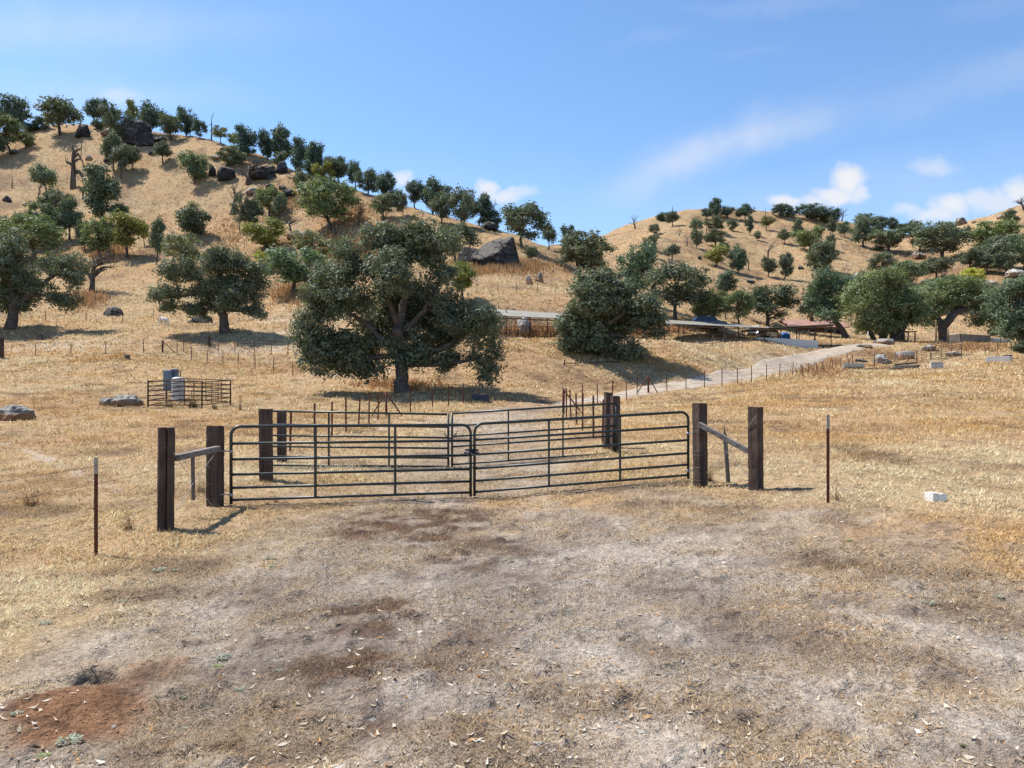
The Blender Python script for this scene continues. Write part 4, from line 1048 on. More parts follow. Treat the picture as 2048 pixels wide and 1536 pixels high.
ROCKS = '''
30 839 78 32 rock_grey 0|large rounded boulder cut by the left edge, grey above and reddish below
256 812 66 25 rock_grey 0|smooth grey-topped boulder left of the pipe pen
213 811 30 17 rock_grey 0|smaller reddish boulder touching the left of the smooth grey-topped one
228 632 52 20 rock_dark 2|dark flat boulder on the slope between the two front oaks
408 645 46 16 rock_dark 2|dark low boulder under the left arm of the spreading oak
382 646 16 7 rock_dark 1|small black rock left of the boulder under the spreading oak
166 273 32 26 rock_dark 3|egg-shaped dark boulder on the left hilltop
215 271 24 16 rock_grey 3|small pale boulder between the egg-shaped and the giant hilltop boulders
272 285 62 48 rock_dark 3|giant dark boulder crowning the left hilltop
274 291 22 12 rock_dark 2|dark rock at the foot of the giant hilltop boulder
317 283 26 12 rock_dark 2|low dark rock right of the giant hilltop boulder
178 319 14 10 rock_grey 2|lone grey rock on open slope above the very tall dark oak
214 323 16 8 rock_dark 2|flat dark rock left of the tree trio
302 309 12 8 rock_dark 2|small dark rock left of the little slope oak
15 403 18 12 rock_dark 2|dark round rock at the left edge of the upper slope
27 308 17 10 rock_dark 2|rock at the foot of the full green hilltop oak
451 358 38 30 rock_dark 2|flat-faced dark boulder on the middle of the left slope
424 350 18 24 rock_dark 3|slab rock leaning at the left of the flat-faced boulder
526 356 52 26 rock_dark 1|long sloping dark slab in the rock outcrop
540 383 18 18 rock_dark 2|upright block at the lower right of the outcrop
562 345 28 24 rock_dark 1|round dark boulder behind the small oak below the ridge
541 341 18 12 rock_dark 2|round rock left of the round dark boulder
513 328 16 9 rock_dark 2|small round rock above the long sloping slab
580 391 28 16 rock_dark 2|dark rock at the left foot of the open rounded tree
563 378 16 9 rock_dark 2|small dark rock above the foot of the open rounded tree
505 388 30 14 rock_grey 2|grey slab below the brown leafless tree
434 318 22 10 rock_grey 2|low pale ledge left of the shrubby oak
448 302 16 9 rock_dark 2|dark rock above the low pale ledge
521 400 34 16 rock_grey 2|grey stones above the straight-trunked green oak
606 478 60 16 rock_grey 2|long grey slabs above the open grey-green oak
560 417 18 12 rock_dark 2|dark stone behind the thin-trunked oak
998 530 100 62 rock_dark 3|great pyramid-shaped boulder on the ridge end
945 528 58 36 rock_dark 4|broken dark boulder at the left of the great pyramid boulder
978 459 40 17 rock_dark 3|dark ledge on the crest above the pyramid boulder
1079 563 18 20 rock_grey 3|upright pale stone on the grassy shoulder
1057 570 16 20 rock_grey 3|jagged pale stone left of the upright pale stone
1047 665 30 34 rock_white 0|smooth white boulder in the cut bank under the shed
1337 526 14 7 rock_grey 2|flat pale rock at the foot of the open small oak
1372 538 18 8 rock_grey 2|left one of two pale rocks on the right hill
1388 538 13 7 rock_grey 2|right one of two pale rocks on the right hill
1400 519 9 9 rock_dark 2|small dark rock right above the two pale rocks
1500 566 18 8 rock_dark 2|dark flat rock below the slim teal oak
1601 538 12 8 rock_dark 2|dark rock left of the dense bushy oak
1716 566 40 22 rock_white 3|pale boulder by the dead brown tree on the right hill
1837 517 30 14 rock_grey 3|grey rocks under the largest far right oak
1922 449 24 15 rock_grey 4|stacked rock on the far right skyline
1948 446 9 7 rock_grey 2|small rock on the far right skyline next to the stacked rock
2000 437 14 9 rock_grey 2|rounded pale rock on the far right grass slope
2030 553 50 16 rock_white 2|long pale slab at the far right above the grove
1978 572 36 12 rock_grey 2|grey slab right below the yellow shrub
1765 688 44 12 rock_grey 1|long tan boulder on the brink above the road bend
1783 686 12 9 rock_white 2|white stone at the right end of the long tan boulder
1728 694 34 8 rock_grey 2|flat rock ledge beside the road bend
1762 725 30 18 rock_white 2|white boulder behind the corral panels
1772 727 20 9 rock_dark 2|dark stone in front of the white boulder
1806 717 38 17 rock_grey 2|grey boulder behind the wire corral panel
1859 700 38 11 rock_grey 2|long grey rock ledge behind the tilted gate panel
1906 711 30 9 rock_grey 2|flat grey rock seen through the tilted gate panel
1722 723 24 7 rock_dark 2|dark flat rock left of the white boulder
'''
_seed = 300
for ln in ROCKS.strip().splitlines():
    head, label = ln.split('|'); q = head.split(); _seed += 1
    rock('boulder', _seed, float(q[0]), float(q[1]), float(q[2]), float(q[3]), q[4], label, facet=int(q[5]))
# ------------------------------------------------------------------ gates
def gate_leaf(label, A, B, zA, zB, round_top, fr, hinge_at, sleeve=None):
    """A, B: ground plan ends; zA, zB: (top, bottom) rail heights at each end"""
    o = Vector((A[0], A[1], gz(*A))); t = thing('field_gate', label, 'gate', o, group='green pipe gates across the ranch road')
    a, b = Vector((A[0], A[1], 0)), Vector((B[0], B[1], 0)); dirv = (b-a).normalized(); nrm = Vector((-dirv.y, dirv.x, 0)); L = (b-a).length
    def pt(f, k): # f along 0..1, k from top 0 to bottom 1
        z = (zA[0]*(1-k)+zA[1]*k)*(1-f) + (zB[0]*(1-k)+zB[1]*k)*f
        return a.lerp(b, f) + Vector((0, 0, z)) - o
    r = .026; m = MB(); leg = .07/(zA[0]-zA[1])
    if round_top:
        kr, fr_ = .15/(zA[0]-zA[1]), .15/L
        pts = [pt(0, 1+leg), pt(0, kr)] + [pt(fr_*(1-math.cos(q)), kr*(1-math.sin(q))) for q in (math.pi*i/12 for i in range(1, 6))] + [pt(fr_, 0), pt(1-fr_, 0)]
        pts += [pt(1-fr_*(1-math.sin(q)), kr*(1-math.cos(q))) for q in (math.pi*i/12 for i in range(1, 6))] + [pt(1, kr), pt(1, 1+leg)]
        m.tube(pts, r, 10)
    else:
        m.tube([pt(0, 1+leg), pt(0, -.015)], r, 10); m.tube([pt(1, 1+leg), pt(1, -.015)], r, 10); m.tube([pt(.004, 0), pt(.996, 0)], r*.95, 10)
    m.build('frame', M['gate'], t, True)
    for k in fr: MB().tube([pt(.004, k), pt(.996, k)], .0225, 8).build('rail', M['gate'], t, True)
    for f in (1/3, 2/3):
        MB().beam(pt(f, .012)+nrm*-.0, pt(f, 1.0), .064, .036, math.pi/2).build('upright', M['gate'], t, bevel=.004, seg=1)
    if hinge_at is not None:
        s = -1 if hinge_at == 0 else 1
        for k in (.34, .93):
            h = MB(); p = pt(hinge_at, k); h.tube([p + Vector((0, 0, -.025)), p + Vector((0, 0, .025))], .03, 10)
            h.tube([p + dirv*s*.02, p + dirv*s*.11 + Vector((0, 0, .012)), p + dirv*s*.2], .011, 6); h.build('hinge', M['galv'], t, True)
    if sleeve: MB().tube([pt(sleeve[0], 0), pt(sleeve[1], 0)], .0245, 10).build('sleeve', M['tip'], t, True)
    return t, pt, o
FR = (.233, .448, .655, .836, 1.0)
gate_leaf('left front green pipe gate leaf with rounded top corners, hinged to the left timber post', (-4.59, 12.5), (-.735, 13.6), (1.39, .19), (1.39, .19), True, FR, 0)
gate_leaf('right front green gate leaf with rounded corners and a white sleeve on top', (-.665, 13.58), (3.34, 14.5), (1.405, .20), (1.62, .42), True, FR, 1, (.595, .632))
gate_leaf('left rear green pipe gate leaf with square corners, standing farther up the road', (-5.50, 17.2), (-1.475, 17.7), (1.62, .40), (1.54, .335), False, (.244, .449, .651, .837, 1.0), None)
gate_leaf('right rear green pipe gate leaf with square corners, ending at the far right timber posts', (-1.385, 17.7), (2.515, 18.5), (1.56, .38), (1.80, .60), False, (.244, .449, .651, .837, 1.0), None, (.615, .645))

def coil():
    c = P3(943, 903, 13.52); t = thing('strap_coil', 'black strap coiled round the meeting ends of the front gates', 'strap', c)
    m = MB()
    for k, (R, tl, dz) in enumerate(((.115, .25, .0), (.105, -.1, .022), (.12, .12, -.024))):
        m.tube([Vector((R*math.cos(a), R*.75*math.sin(a), dz + tl*R*math.cos(a+k))) for a in (2*math.pi*i/22 for i in range(23))], .014, 7, False)
    m.build('strap', M['black'], t, True)
    w = MB(); w.tube([Vector((.135*math.cos(a), .1*math.sin(a), -.03 + .03*math.sin(2*a))) for a in (2*math.pi*i/22 for i in range(23))], .005, 5, False)
    w.tube([Vector((-.06, -.08, -.03)), Vector((-.05, -.085, -.12)), Vector((-.055, -.08, -.2))], .005, 5); w.build('wire', M['galv'], t, True)
coil()
def chain():
    c = P3(901, 868, 17.6); t = thing('gate_chain', 'short dark chain hanging between the rear gate leaves', 'chain', c); m = MB()
    for i in range(13):
        f = i/12 - .5; m.tube([Vector((f*.26 + .017*math.cos(a), .012*math.sin(a)*(i % 2), .10*(4*f*f-1) + .02*math.sin(a))) for a in (2*math.pi*k/8 for k in range(9))], .006, 5, False)
    m.build('links', M['pipe'], t, True)
chain()

# ------------------------------------------------------------------ timber posts and braces at the gates
def post(u, d, vtop, wpx, a, label, seed, split=False):
    rng = np.random.default_rng(seed); p = on(u, d); s = d/F; ztop = EYE + (HV-vtop)*s; h = ztop - p.z
    w = wpx*s/(abs(math.cos(a)) + .86*abs(math.sin(a))); dp = w*.86
    bm = bmesh.new(); nz = 16; rings = []
    prof = [(-w/2, -dp/2), (0, -dp/2), (w/2, -dp/2), (w/2, 0), (w/2, dp/2), (0, dp/2), (-w/2, dp/2), (-w/2, 0)]
    if split: prof[1:2] = [(-.012, -dp/2), (0, -dp/2 + .035), (.010, -dp/2)]
    for k in range(nz+1):
        z = -.15 + (h+.15)*k/nz; ring = []
        for (x, y) in prof:
            g = 1 + rng.normal(0, .012)
            ring.append(bm.verts.new((x*g + rng.normal(0, .002), y*g + rng.normal(0, .002), z + (rng.normal(0, .006) if k == nz else 0))))
        rings.append(ring)
    n = len(prof)
    for k in range(nz):
        for j in range(n): bm.faces.new((rings[k][j], rings[k][(j+1) % n], rings[k+1][(j+1) % n], rings[k+1][j]))
    bm.faces.new(rings[-1]); bm.faces.new(rings[0][::-1])
    me = bpy.data.meshes.new('timber_post'); bm.to_mesh(me); bm.free(); me.materials.append(M['tie'])
    o = link('timber_post', me, None, p, a); o.rotation_euler = (rng.normal(0, .012), rng.normal(0, .012), a); tag(o, label, 'post', 'dark timber posts at the gates')
    return o, w, dp, h
def wraps(o, w, dp, zs):
    for z in zs:
        r = []
        for k in range(2):
            for (x, y) in ((-1,-1),(1,-1),(1,1),(-1,1),(-1,-1)): r.append(Vector((x*(w/2+.005), y*(dp/2+.005), z + .010*k + random.Random(z).uniform(-.02, .02)*x)))
        MB().tube(r, .0024, 5, False).build('wire_wrap', M['wire'], o, False)
p1 = post(331, 10.4, 855, 38.5, .5, 'nearest left timber post, thick with a long vertical crack', 1, True)
p2 = post(430, 12.5, 852, 31, -.3, 'left timber post that carries the front gate hinges, wrapped with wire', 2)
p3 = post(1401, 13.8, 807, 28.5, .52, 'right timber post at the hinges of the front gate, narrow side sunlit', 3)
p4 = post(1512, 13.0, 814, 31, .74, 'rightmost timber post at the lower end of the slanting brace', 4)
p5 = post(532.5, 15.3, 818, 25, .1, 'far left timber post at the end of the rear gate', 5)
p6 = post(564, 18.2, 821, 19, .15, 'thinner far left timber post just right of the rear gate end', 6)
p7 = post(1230, 18.6, 792, 18, .2, 'far right timber post at the end of the rear gate, greyer front', 7)
p8 = post(1215, 19.5, 785, 16.5, .3, 'far right timber post half hidden behind the greyer one', 8)
wraps(p1[0], p1[1], p1[2], (1.12,)); wraps(p2[0], p2[1], p2[2], (1.06, .62, .60, .36, .12)); wraps(p3[0], p3[1], p3[2], (1.02, .98, .62, .58, .33, .12))
wraps(p5[0], p5[1], p5[2], (.9, .6, .35)); 
tag(MB().beam(P3(350, 916, 10.5), P3(436, 897, 12.36), .10, .085).build('brace_rail', M['grey_wood'], None, bevel=.006, seg=1), 'level grey brace rail between the two left timber posts', 'rail')
tag(MB().beam(P3(1398, 848, 13.62), P3(1502, 905, 13.12), .115, .085).build('brace_rail', M['grey_wood'], None, bevel=.006, seg=1), 'slanting grey brace rail between the two right timber posts', 'rail')
tag(MB().beam(P3(385.5, 914, 11.35), P3(386.5, 1000, 11.35), .05, .03).build('wooden_stake', M['stake'], None, bevel=.004, seg=1), 'grey wooden stay hanging from the level brace rail at left', 'stake')
q = on(1456, 14.2)
tag(MB().beam((q.x+.02, q.y, q.z-.2), P3(1449.5, 868, 14.2), .07, .04).box(P3(1449, 861, 14.2), (.05, .03, .15), (0, -.06, 0), .1).build('wooden_stake', M['stake'], None), 'pointed weathered stake leaning behind the slanting brace', 'stake')

# ------------------------------------------------------------------ wire fences: steel posts and strands
def tpost_mesh(h, w=.045, tip=True):
    m = MB(); m.box((0, 0, h/2-.1), (w, w*.22, h+.2)); m.box((0, w*.36, h/2-.1), (w*.22, w*.5, h+.2))
    for k in range(int(h/.06)): m.box((0, -w*.18, .05+k*.06), (w*.35, w*.18, .022))
    return m
def strands(t, P, fr, r, o, sag=.012, mat='wire'):
    for f in fr:
        m = MB()
        for (a, ha), (b, hb) in zip(P[:-1], P[1:]):
            A, B = a + Vector((0, 0, ha*f)) - o, b + Vector((0, 0, hb*f)) - o; L = (B-A).length
            m.tube([A.lerp(B, k/4) - Vector((0, 0, sag*L*(1-(k/2-1)**2))) for k in range(5)], r, 4, False)
        m.build('wire', M[mat], t)
def near_fence(label, pts, h_tip, wires, extra):
    """pts: (u, d, top v) of visible steel posts"""
    u, d, vt = pts; p = on(u, d); h = EYE + (HV-vt)*d/F - p.z
    t = thing('wire_fence', label, 'fence', p)
    b = tpost_mesh(h-h_tip, .042).build('post', M['rust'], t); b['label'] = 'rust red steel post with a bare pale tip'
    m = MB(); m.box((0, 0, h-h_tip/2), (.042, .012, h_tip)); m.box((0, .014, h-h_tip/2), (.010, .02, h_tip)); m.build('tip', M['tip'], b)
    for zs in wires:
        m = MB(); Q = [Vector(e) + Vector((0, 0, z)) - p for e, z in zip(extra, zs)]
        for A, B in zip(Q[:-1], Q[1:]):
            L = (B-A).length; m.tube([A.lerp(B, k/6) - Vector((0, 0, .010*L*(1-(k/3-1)**2))) for k in range(7)], .0018, 5, False)
            for k in range(int(L/.14)):
                c = A.lerp(B, (k+.5)*.14/L) - Vector((0, 0, .010*L*(1-(2*(k+.5)*.14/L-1)**2))); m.beam(c + Vector((.012, .008, .012)), c - Vector((.012, .008, .012)), .0019, .0019)
        m.build('wire', M['wire'], t)
tp = on(192, 9.0); a1 = on(331, 10.4); a2 = on(430, 12.5); lft = Vector((-5.6, 5.6, gz(-5.6, 5.6))); lft2 = Vector((-6.2, 2.6, gz(-6.2, 2.6)))
near_fence('barbed wire fence with a red steel post, left of the cracked timber post', (192, 9.0, 915), .19,
  [(1.0, 1.02, 1.06, 1.09, 1.1), (.80, .82, .84, .84, .86), (.47, .48, .50, .55, .58), (.29, .30, .33, .36, .38)], [lft2, lft, tp + Vector((0, -.03, 0)), a1 + Vector((-.1, -.11, 0)), a2 + Vector((0, -.13, 0))])
tq = on(1656, 11.2); b4 = on(1512, 13.0); b3 = on(1401, 13.8); rgt = Vector((6.4, 8.6, gz(6.4, 8.6))); rgt2 = Vector((7.6, 5.6, gz(7.6, 5.6)))
near_fence('barbed wire fence with a red steel post, right of the rightmost timber post', (1656, 11.2, 830), .20,
  [(1.05, 1.06, 1.08, 1.08, 1.08), (.8, .81, .83, .82, .8), (.52, .53, .55, .55, .52), (.28, .28, .3, .3, .25)], [rgt2, rgt, tq + Vector((0, -.03, 0)), b4 + Vector((.1, -.1, 0)), b3 + Vector((.05, -.12, 0))])
# diagonal twisted tie wires in the two braces
tag(MB().tube([P3(1511, 832, 12.86), P3(1470, 890, 13.2), P3(1412, 946, 13.65)], .004, 5).tube([P3(1399, 850, 13.64), P3(1455, 905, 13.3), P3(1498, 955, 13.0)], .004, 5).build('tie_wire', M['galv']), 'crossed thin tie wires between the two right timber posts', 'wire')
tag(MB().tube([P3(345, 905, 10.25), P3(385, 960, 11.3), P3(425, 1012, 12.3)], .004, 5).tube([P3(432, 905, 12.3), P3(390, 960, 11.4), P3(352, 1022, 10.4)], .004, 5).build('tie_wire', M['galv']), 'crossed thin tie wires between the two left timber posts', 'wire')

POSTM = {}
def far_fence(label, pts, h=1.12, fr=(.3, .52, .74, .95), mat='rust', w=.055, lean=0, seed=0, extra=None):
    rnd = random.Random(seed); P = []
    hs = [hit(u, v) if not isinstance(v, str) else on(u, float(v)) for (u, v) in pts]
    o = hs[0]; t = thing('wire_fence', label, 'fence', o)
    key = (round(h, 2), w, mat)
    if key not in POSTM:
        m = MB(); m.box((0, 0, h/2-.15), (w, w*.3, h+.3)); m.box((0, w*.4, h/2-.15), (w*.3, w*.55, h+.3)); POSTM[key] = raw_mesh('post', m.v, m.f, M[mat])
    for p in hs:
        k = link('post', POSTM[key], t, p-o); k.rotation_euler = (rnd.gauss(0, .02+lean), rnd.gauss(0, .02+lean), rnd.uniform(-.4, .4))
        sc = rnd.uniform(.94, 1.07); k.scale = (1, 1, sc); P.append((p, h*sc))
    if fr: strands(t, P, fr, .005, o)
    if extra:
        for e in extra: e(t, o)
    return t
def aframe(u, v, d=None, h=1.15, spread=.55, label='', mat='rust', legs=2):
    p = hit(u, v); t = thing('brace_post', label, 'post', p, group='pipe corner braces of the wire fences')
    MB().tube([(0, 0, -.2), (0, 0, h)], .038, 8).build('pole', M[mat], t, True)
    for s in ((1, .3), (-1, .2))[:legs]:
        MB().tube([(0, 0, h*.98), (s[0]*spread*1.2, s[1], gz(p.x+s[0]*spread*1.2, p.y+s[1])-p.z)], .032, 8).build('brace', M[mat], t, True)
far_fence('red-posted wire fence running back from the far left timber posts', [(580,905),(629,886),(664,874),(692,864),(717,856),(738,848),(756,840),(772,832)], 1.12, seed=1)
far_fence('wire fence of red steel posts in the shade line under the great central oak', [(774,831),(821,824),(865,818),(897,812),(927,806),(958,801)], 1.02, seed=2)
far_fence('red-posted wire fence running back from the far right timber posts', [(1205,889),(1187,877),(1165,861),(1153,850),(1142,842),(1133,834),(1126,829)], 1.18, seed=3)
far_fence('wire fence along the near side of the road between the two right braces', [(1128,828),(1164,815),(1195,807),(1225,802),(1253,799),(1274,791),(1296,786)], 1.1, seed=4)
far_fence('long wire fence following the near edge of the gravel road up to the corral', [(1298,786),(1334,782),(1372,779),(1409,775),(1444,772),(1475,768),(1503,765),(1533,761),(1559,757),(1585,755)], 1.12, mat='rust_brown', seed=5)
far_fence('crooked close-set steel posts where the road fence meets the metal trough', [(1607,752),(1616,750),(1626,748),(1635,746),(1642,745),(1648,744),(1657,742),(1664,740),(1672,737),(1681,734),(1698,727)], 1.05, fr=(.5, .9), mat='rust_brown', lean=.11, seed=6)
far_fence('thin wire fence across the pasture at far left, below the two-lobed oak', [(2,714),(71,712),(142,710),(211,708),(287,706),(324,705)], 1.1, mat='rust_brown', seed=7)
far_fence('thin wire fence curving from the left brace to behind the great oak', [(326,705),(354,712),(383,720),(414,726),(446,729),(476,732),(510,739),(547,745),(586,753),(631,754),(676,755),(715,757),(767,759)], 1.1, mat='rust_brown', seed=8)
far_fence('back wire fence on the low bank under the spreading oak', [(367,704),(418,703),(436,706),(470,706),(509,707),(543,709),(576,711)], 1.0, mat='rust_brown', seed=9)
far_fence('faint wire fence on the slope between the two left front oaks', [(91,642),(173,644),(245,644),(307,637)], 1.1, mat='rust_brown', seed=10)
far_fence('faint wire fence across the shoulder above the shed roof', [(954,588),(996,585),(1033,585),(1075,585),(1112,586)], 1.05, mat='rust_brown', fr=(.5, .9), seed=11)
far_fence('wire fence at the right edge behind the long concrete trough', [(1923,718),(1944,711),(1970,713),(1995,708),(2022,706),(2052,704)], 1.15, mat='rust_brown', seed=12)
far_fence('short stretch of fence on the brink at the right above the long concrete trough', [(1984,692),(2001,690),(2020,690),(2044,690)], 1.2, mat='rust_brown', seed=13)
aframe(772, 832, label='rusty tripod brace post at the end of the left road fence', h=1.05, spread=.55)
aframe(1126, 829, label='red brace post with one long diagonal, left of the far right timber posts', h=1.12, spread=.7, legs=1)
aframe(1296, 786, label='rusty tripod brace post in the middle of the right road fence', h=1.12)
aframe(325, 705, label='dark brace post with one diagonal in the thin left pasture fence', h=1.0, spread=.8, legs=1, mat='rust_brown')
aframe(1705, 733, label='leaning pipe brace behind the galvanised trough', h=1.2, spread=-.4, legs=1, mat='rust_brown')
for (u, v, vt, w, lab) in ((1, 717, 675, 10, 'dark timber post at the left picture edge in the pasture fence'), (418, 692, 672, 5.5, 'short timber post standing on the bank below the spreading oak')):
    p = hit(u, v); s = p.y/F; tag(MB().box((0, 0, (v-vt)*s/2-.1), (w*s, w*s*.9, (v-vt)*s+.2), taper=.96).build('timber_post', M['tie'], None, bevel=.015, seg=1, loc=p), lab, 'post')
for (u, v, wpx, hpx, lab) in ((254, 719, 11, 9, 'square dark tree stump in the pasture left of the pipe pen'), (80, 679, 11, 10, 'dark tree stump in the shade of the left two-lobed oak')):
    p = hit(u, v); s = p.y/F; r = wpx*s/2
    tag(MB().lathe([(r*1.25, -.1), (r*1.1, .05), (r, hpx*s*.5), (r*.97, hpx*s), (r*.5, hpx*s*1.02)], 11).build('tree_stump', M['dead'], None, True, loc=p), lab, 'stump')

# ------------------------------------------------------------------ pipe panels
def panel(name, label, A, B, h, n_rail, n_up, mat='rust_brown', r=.024, z0=.12, cat='panel', dz=(0, 0), group=None, ends=True):
    A, B = Vector(A), Vector(B); o = A.copy(); t = thing(name, label, cat, o, group=group)
    def pt(f, z): return A.lerp(B, f) + Vector((0, 0, z + dz[0]*(1-f) + dz[1]*f)) - o
    if ends:
        for f in (0, 1): MB().tube([pt(f, -.08), pt(f, h)], r*1.5, 8).build('post', M[mat], t, True)
    for k in range(n_rail):
        z = z0 + (h-.03-z0)*k/max(1, n_rail-1); MB().tube([pt(0, z), pt(.5, z-.004), pt(1, z)], r, 6).build('rail', M[mat], t, True)
    for k in range(n_up):
        f = (k+1)/(n_up+1); MB().tube([pt(f, z0), pt(f, h-.03)], r*.75, 6).build('upright', M[mat], t, True)
    return t
FL, FRc, RR, BK = hit(296, 816), hit(404, 815), hit(461, 809), hit(364, 803)
panel('pen_fence', 'front pipe fence panel of the small pen, facing the camera', FL, FRc, 1.2, 6, 2)
panel('pen_fence', 'right-hand front pipe panel of the small pen beside the weeds', FRc, RR, 1.16, 6, 2)
panel('pen_fence', 'right back pipe panel of the small pen', RR, BK, 1.16, 6, 3)
panel('pen_fence', 'left back pipe panel of the small pen behind the blue cabinet', BK, FL, 1.16, 6, 1)
def tank():
    p = on(356.5, 37.2); t = thing('water_tank', 'white plastic pressure tank with a domed lid inside the pen', 'tank', p); r, h = .305, 1.16
    MB().lathe([(r*.98, -.05), (r, .05), (r, h*.88), (r*1.0, h*.885)], 28).build('body', M['tank'], t, True)
    MB().lathe([(r*1.02, h*.885), (r*1.02, h*.91), (r*.86, h*.965), (r*.5, h), (.02, h*1.01)], 28).build('lid', M['tank'], t, True)
tank()
def cabinet():
    d = 37.9; p = on(339, d); s = d/F; t = thing('electric_cabinet', 'blue-grey metal cabinet pair raised on posts behind the tank', 'cabinet', p)
    def bx(u0, u1, v0, v1, y, dp, nm):
        m = MB(); m.box((((u0+u1)/2-339)*s, y, EYE+(HV-(v0+v1)/2)*s-p.z), ((u1-u0)*s, dp, (v1-v0)*s)); return m.build(nm, M['cab'], t, bevel=.012, seg=1)
    a = bx(328.5, 343.5, 740, 781, 0, .26, 'box'); b = bx(339.5, 350.5, 737, 776, .30, .24, 'box')
    zc = EYE + (HV-760)*s - p.z
    MB().box((-.07, -.145, zc), (.27, .02, .92)).build('door', M['cab'], a, bevel=.004, seg=1)
    MB().box((-.0+.14, -.145, zc-.05), (.03, .03, .12)).build('handle', M['galv'], a)
    for x in (-.22, .08): MB().tube([(x, .17, -.15), (x, .17, zc+.40)], .035, 8).build('post', M['pipe'], t, True)
    ztop = EYE + (HV-743)*s - p.z
    MB().tube([(-.28, .16, ztop), (.52, .16, ztop)], .022, 8).build('crossbar', M['pipe'], t, True)
    MB().tube([(.46, .16, -.15), (.46, .16, ztop)], .04, 8).build('post', M['beam'], t, True)
cabinet()
# corral by the road
panel('corral_fence', 'square-mesh corral panel in front of the white boulder', hit(1749, 731), hit(1790, 729), 1.25, 6, 5, 'rust_brown', .016)
panel('corral_fence', 'leaning square-mesh corral panel in front of the grey boulder', hit(1790, 729), hit(1833, 724), 1.2, 6, 7, 'rust_brown', .016, dz=(0, .05))
panel('corral_fence', 'low open corral panel left of the tilted gate panel', hit(1834, 724), hit(1861, 719), 1.15, 5, 2, 'rust_brown', .016)
panel('pipe_gate', 'tilted brown pipe gate panel standing in the right field', hit(1862, 719), hit(1923, 709), 1.62, 7, 2, 'pipe_grey', .030)
panel('pipe_rail', 'low dark pipe rail at the foot of the shed bank', on(1129, 53.5), on(1237, 55.5), .42, 1, 4, 'pipe', .03)
panel('corral_fence', 'wire corral panel between the leaning brace and the white boulder', hit(1705, 733), hit(1748, 731), 1.1, 4, 1, 'rust_brown', .014)

# ------------------------------------------------------------------ troughs, blocks, logs
def box_trough(name, label, A, B, w, h, mat, wall=.07, mat2=None, cat='trough', lift=0.):
    A, B = Vector(A), Vector(B); c = (A+B)/2; L = (B-A).length; t = thing(name, label, cat, (c.x, c.y, min(A.z, B.z)-.03+lift), math.atan2(B.y-A.y, B.x-A.x))
    m = MB(); m.box((0, -w/2+wall/2, h/2), (L, wall, h)); m.box((0, w/2-wall/2, h/2), (L, wall, h)); m.build('side', M[mat], t, bevel=.012, seg=1)
    for s in (-1, 1): MB().box((s*(L/2-wall/2), 0, h/2-.004), (wall*.99, w-2*wall-.004, h)).build('end', M[mat2 or mat], t)
    MB().box((0, 0, .06), (L-2*wall, w-2*wall, .1)).build('floor', M[mat], t); return t
box_trough('stock_trough', 'long pale concrete trough at the right with a white end', hit(1974, 725), hit(2022, 723), .8, .58, 'concrete', .1, 'concrete_white')
box_trough('stock_trough', 'dark blue water trough under the right side of the great oak', on(946, 40.5), on(976, 40.3), .5, .46, 'trough_blue', .05)
def metal_trough():
    A, B = hit(1687, 739), hit(1727, 738); c = (A+B)/2; L = (B-A).length; t = thing('metal_trough', 'galvanised half-round trough on the dry grass left of the log pile', 'trough', c, math.atan2(B.y-A.y, B.x-A.x))
    for x0, x1 in ((-L/2, 0), (.006, L/2)):
        m = MB(); n = 10; pr = [(.34*math.cos(math.pi*(1+k/n)), .55+.55*math.sin(math.pi*(1+k/n))) for k in range(n+1)]
        inn = [(a*.93, .58+(b-.55)*.93) for a, b in pr][::-1]; pf = pr + inn
        V = [(x, y, z) for x in (x0, x1) for y, z in pf]; N = len(pf)
        m.add(V, [(i, (i+1) % N, N+(i+1) % N, N+i) for i in range(N)]); m.build('shell', M['galv'], t, False)
    for s in (-1, 1):
        m = MB(); V = [(s*(L/2-.01), .33*math.cos(math.pi*(1+k/10)), .55+.54*math.sin(math.pi*(1+k/10))) for k in range(11)]; V += [(s*(L/2-.03), y, z) for _, y, z in V]
        m.add(V, [tuple(range(11)), tuple(range(21, 10, -1))] + [(i, i+1, 12+i, 11+i) for i in range(10)]); m.build('end', M['galv'], t)
metal_trough()
p = hit(1873, 738); t = MB().box((0, 0, .32), (1.02, .8, .7)).build('concrete_block', M['concrete'], None, bevel=.02, seg=1, loc=p); t.rotation_euler = (0, 0, -.35)
tag(t, 'grey concrete block standing alone in the right field between log pile and long trough', 'block')
for i, (u0, v0, u1, v1, r, dz, lab) in enumerate(((1779, 740, 1836, 736, .13, .06, 'front log of the log pile in the right field'), (1786, 738, 1840, 735, .12, .14, 'middle log of the log pile, longest to the right'), (1790, 737, 1832, 733, .10, .34, 'top log of the log pile'), (1728, 739, 1782, 737, .06, .03, 'thin pole lying left of the log pile'))):
    A, B = hit(u0, v0), hit(u1, v1); A.z += dz; B.z = gz(B.x, B.y) + dz + .05
    tag(MB().tube([A, A.lerp(B, .3) + Vector((0, 0, .03)), A.lerp(B, .7), B], [r, r*.95, r*.9, r*.8], 9).build('log', M['dead'], None, True), lab, 'log', 'logs in the right field')
p = hit(2016, 716); tag(MB().lathe([(.33, 0), (.42, .28), (.45, .3), (.40, .3), (.32, .06)], 20).build('feed_tub', M['black'], None, True, loc=p), 'black rubber feed tub behind the long concrete trough', 'tub')
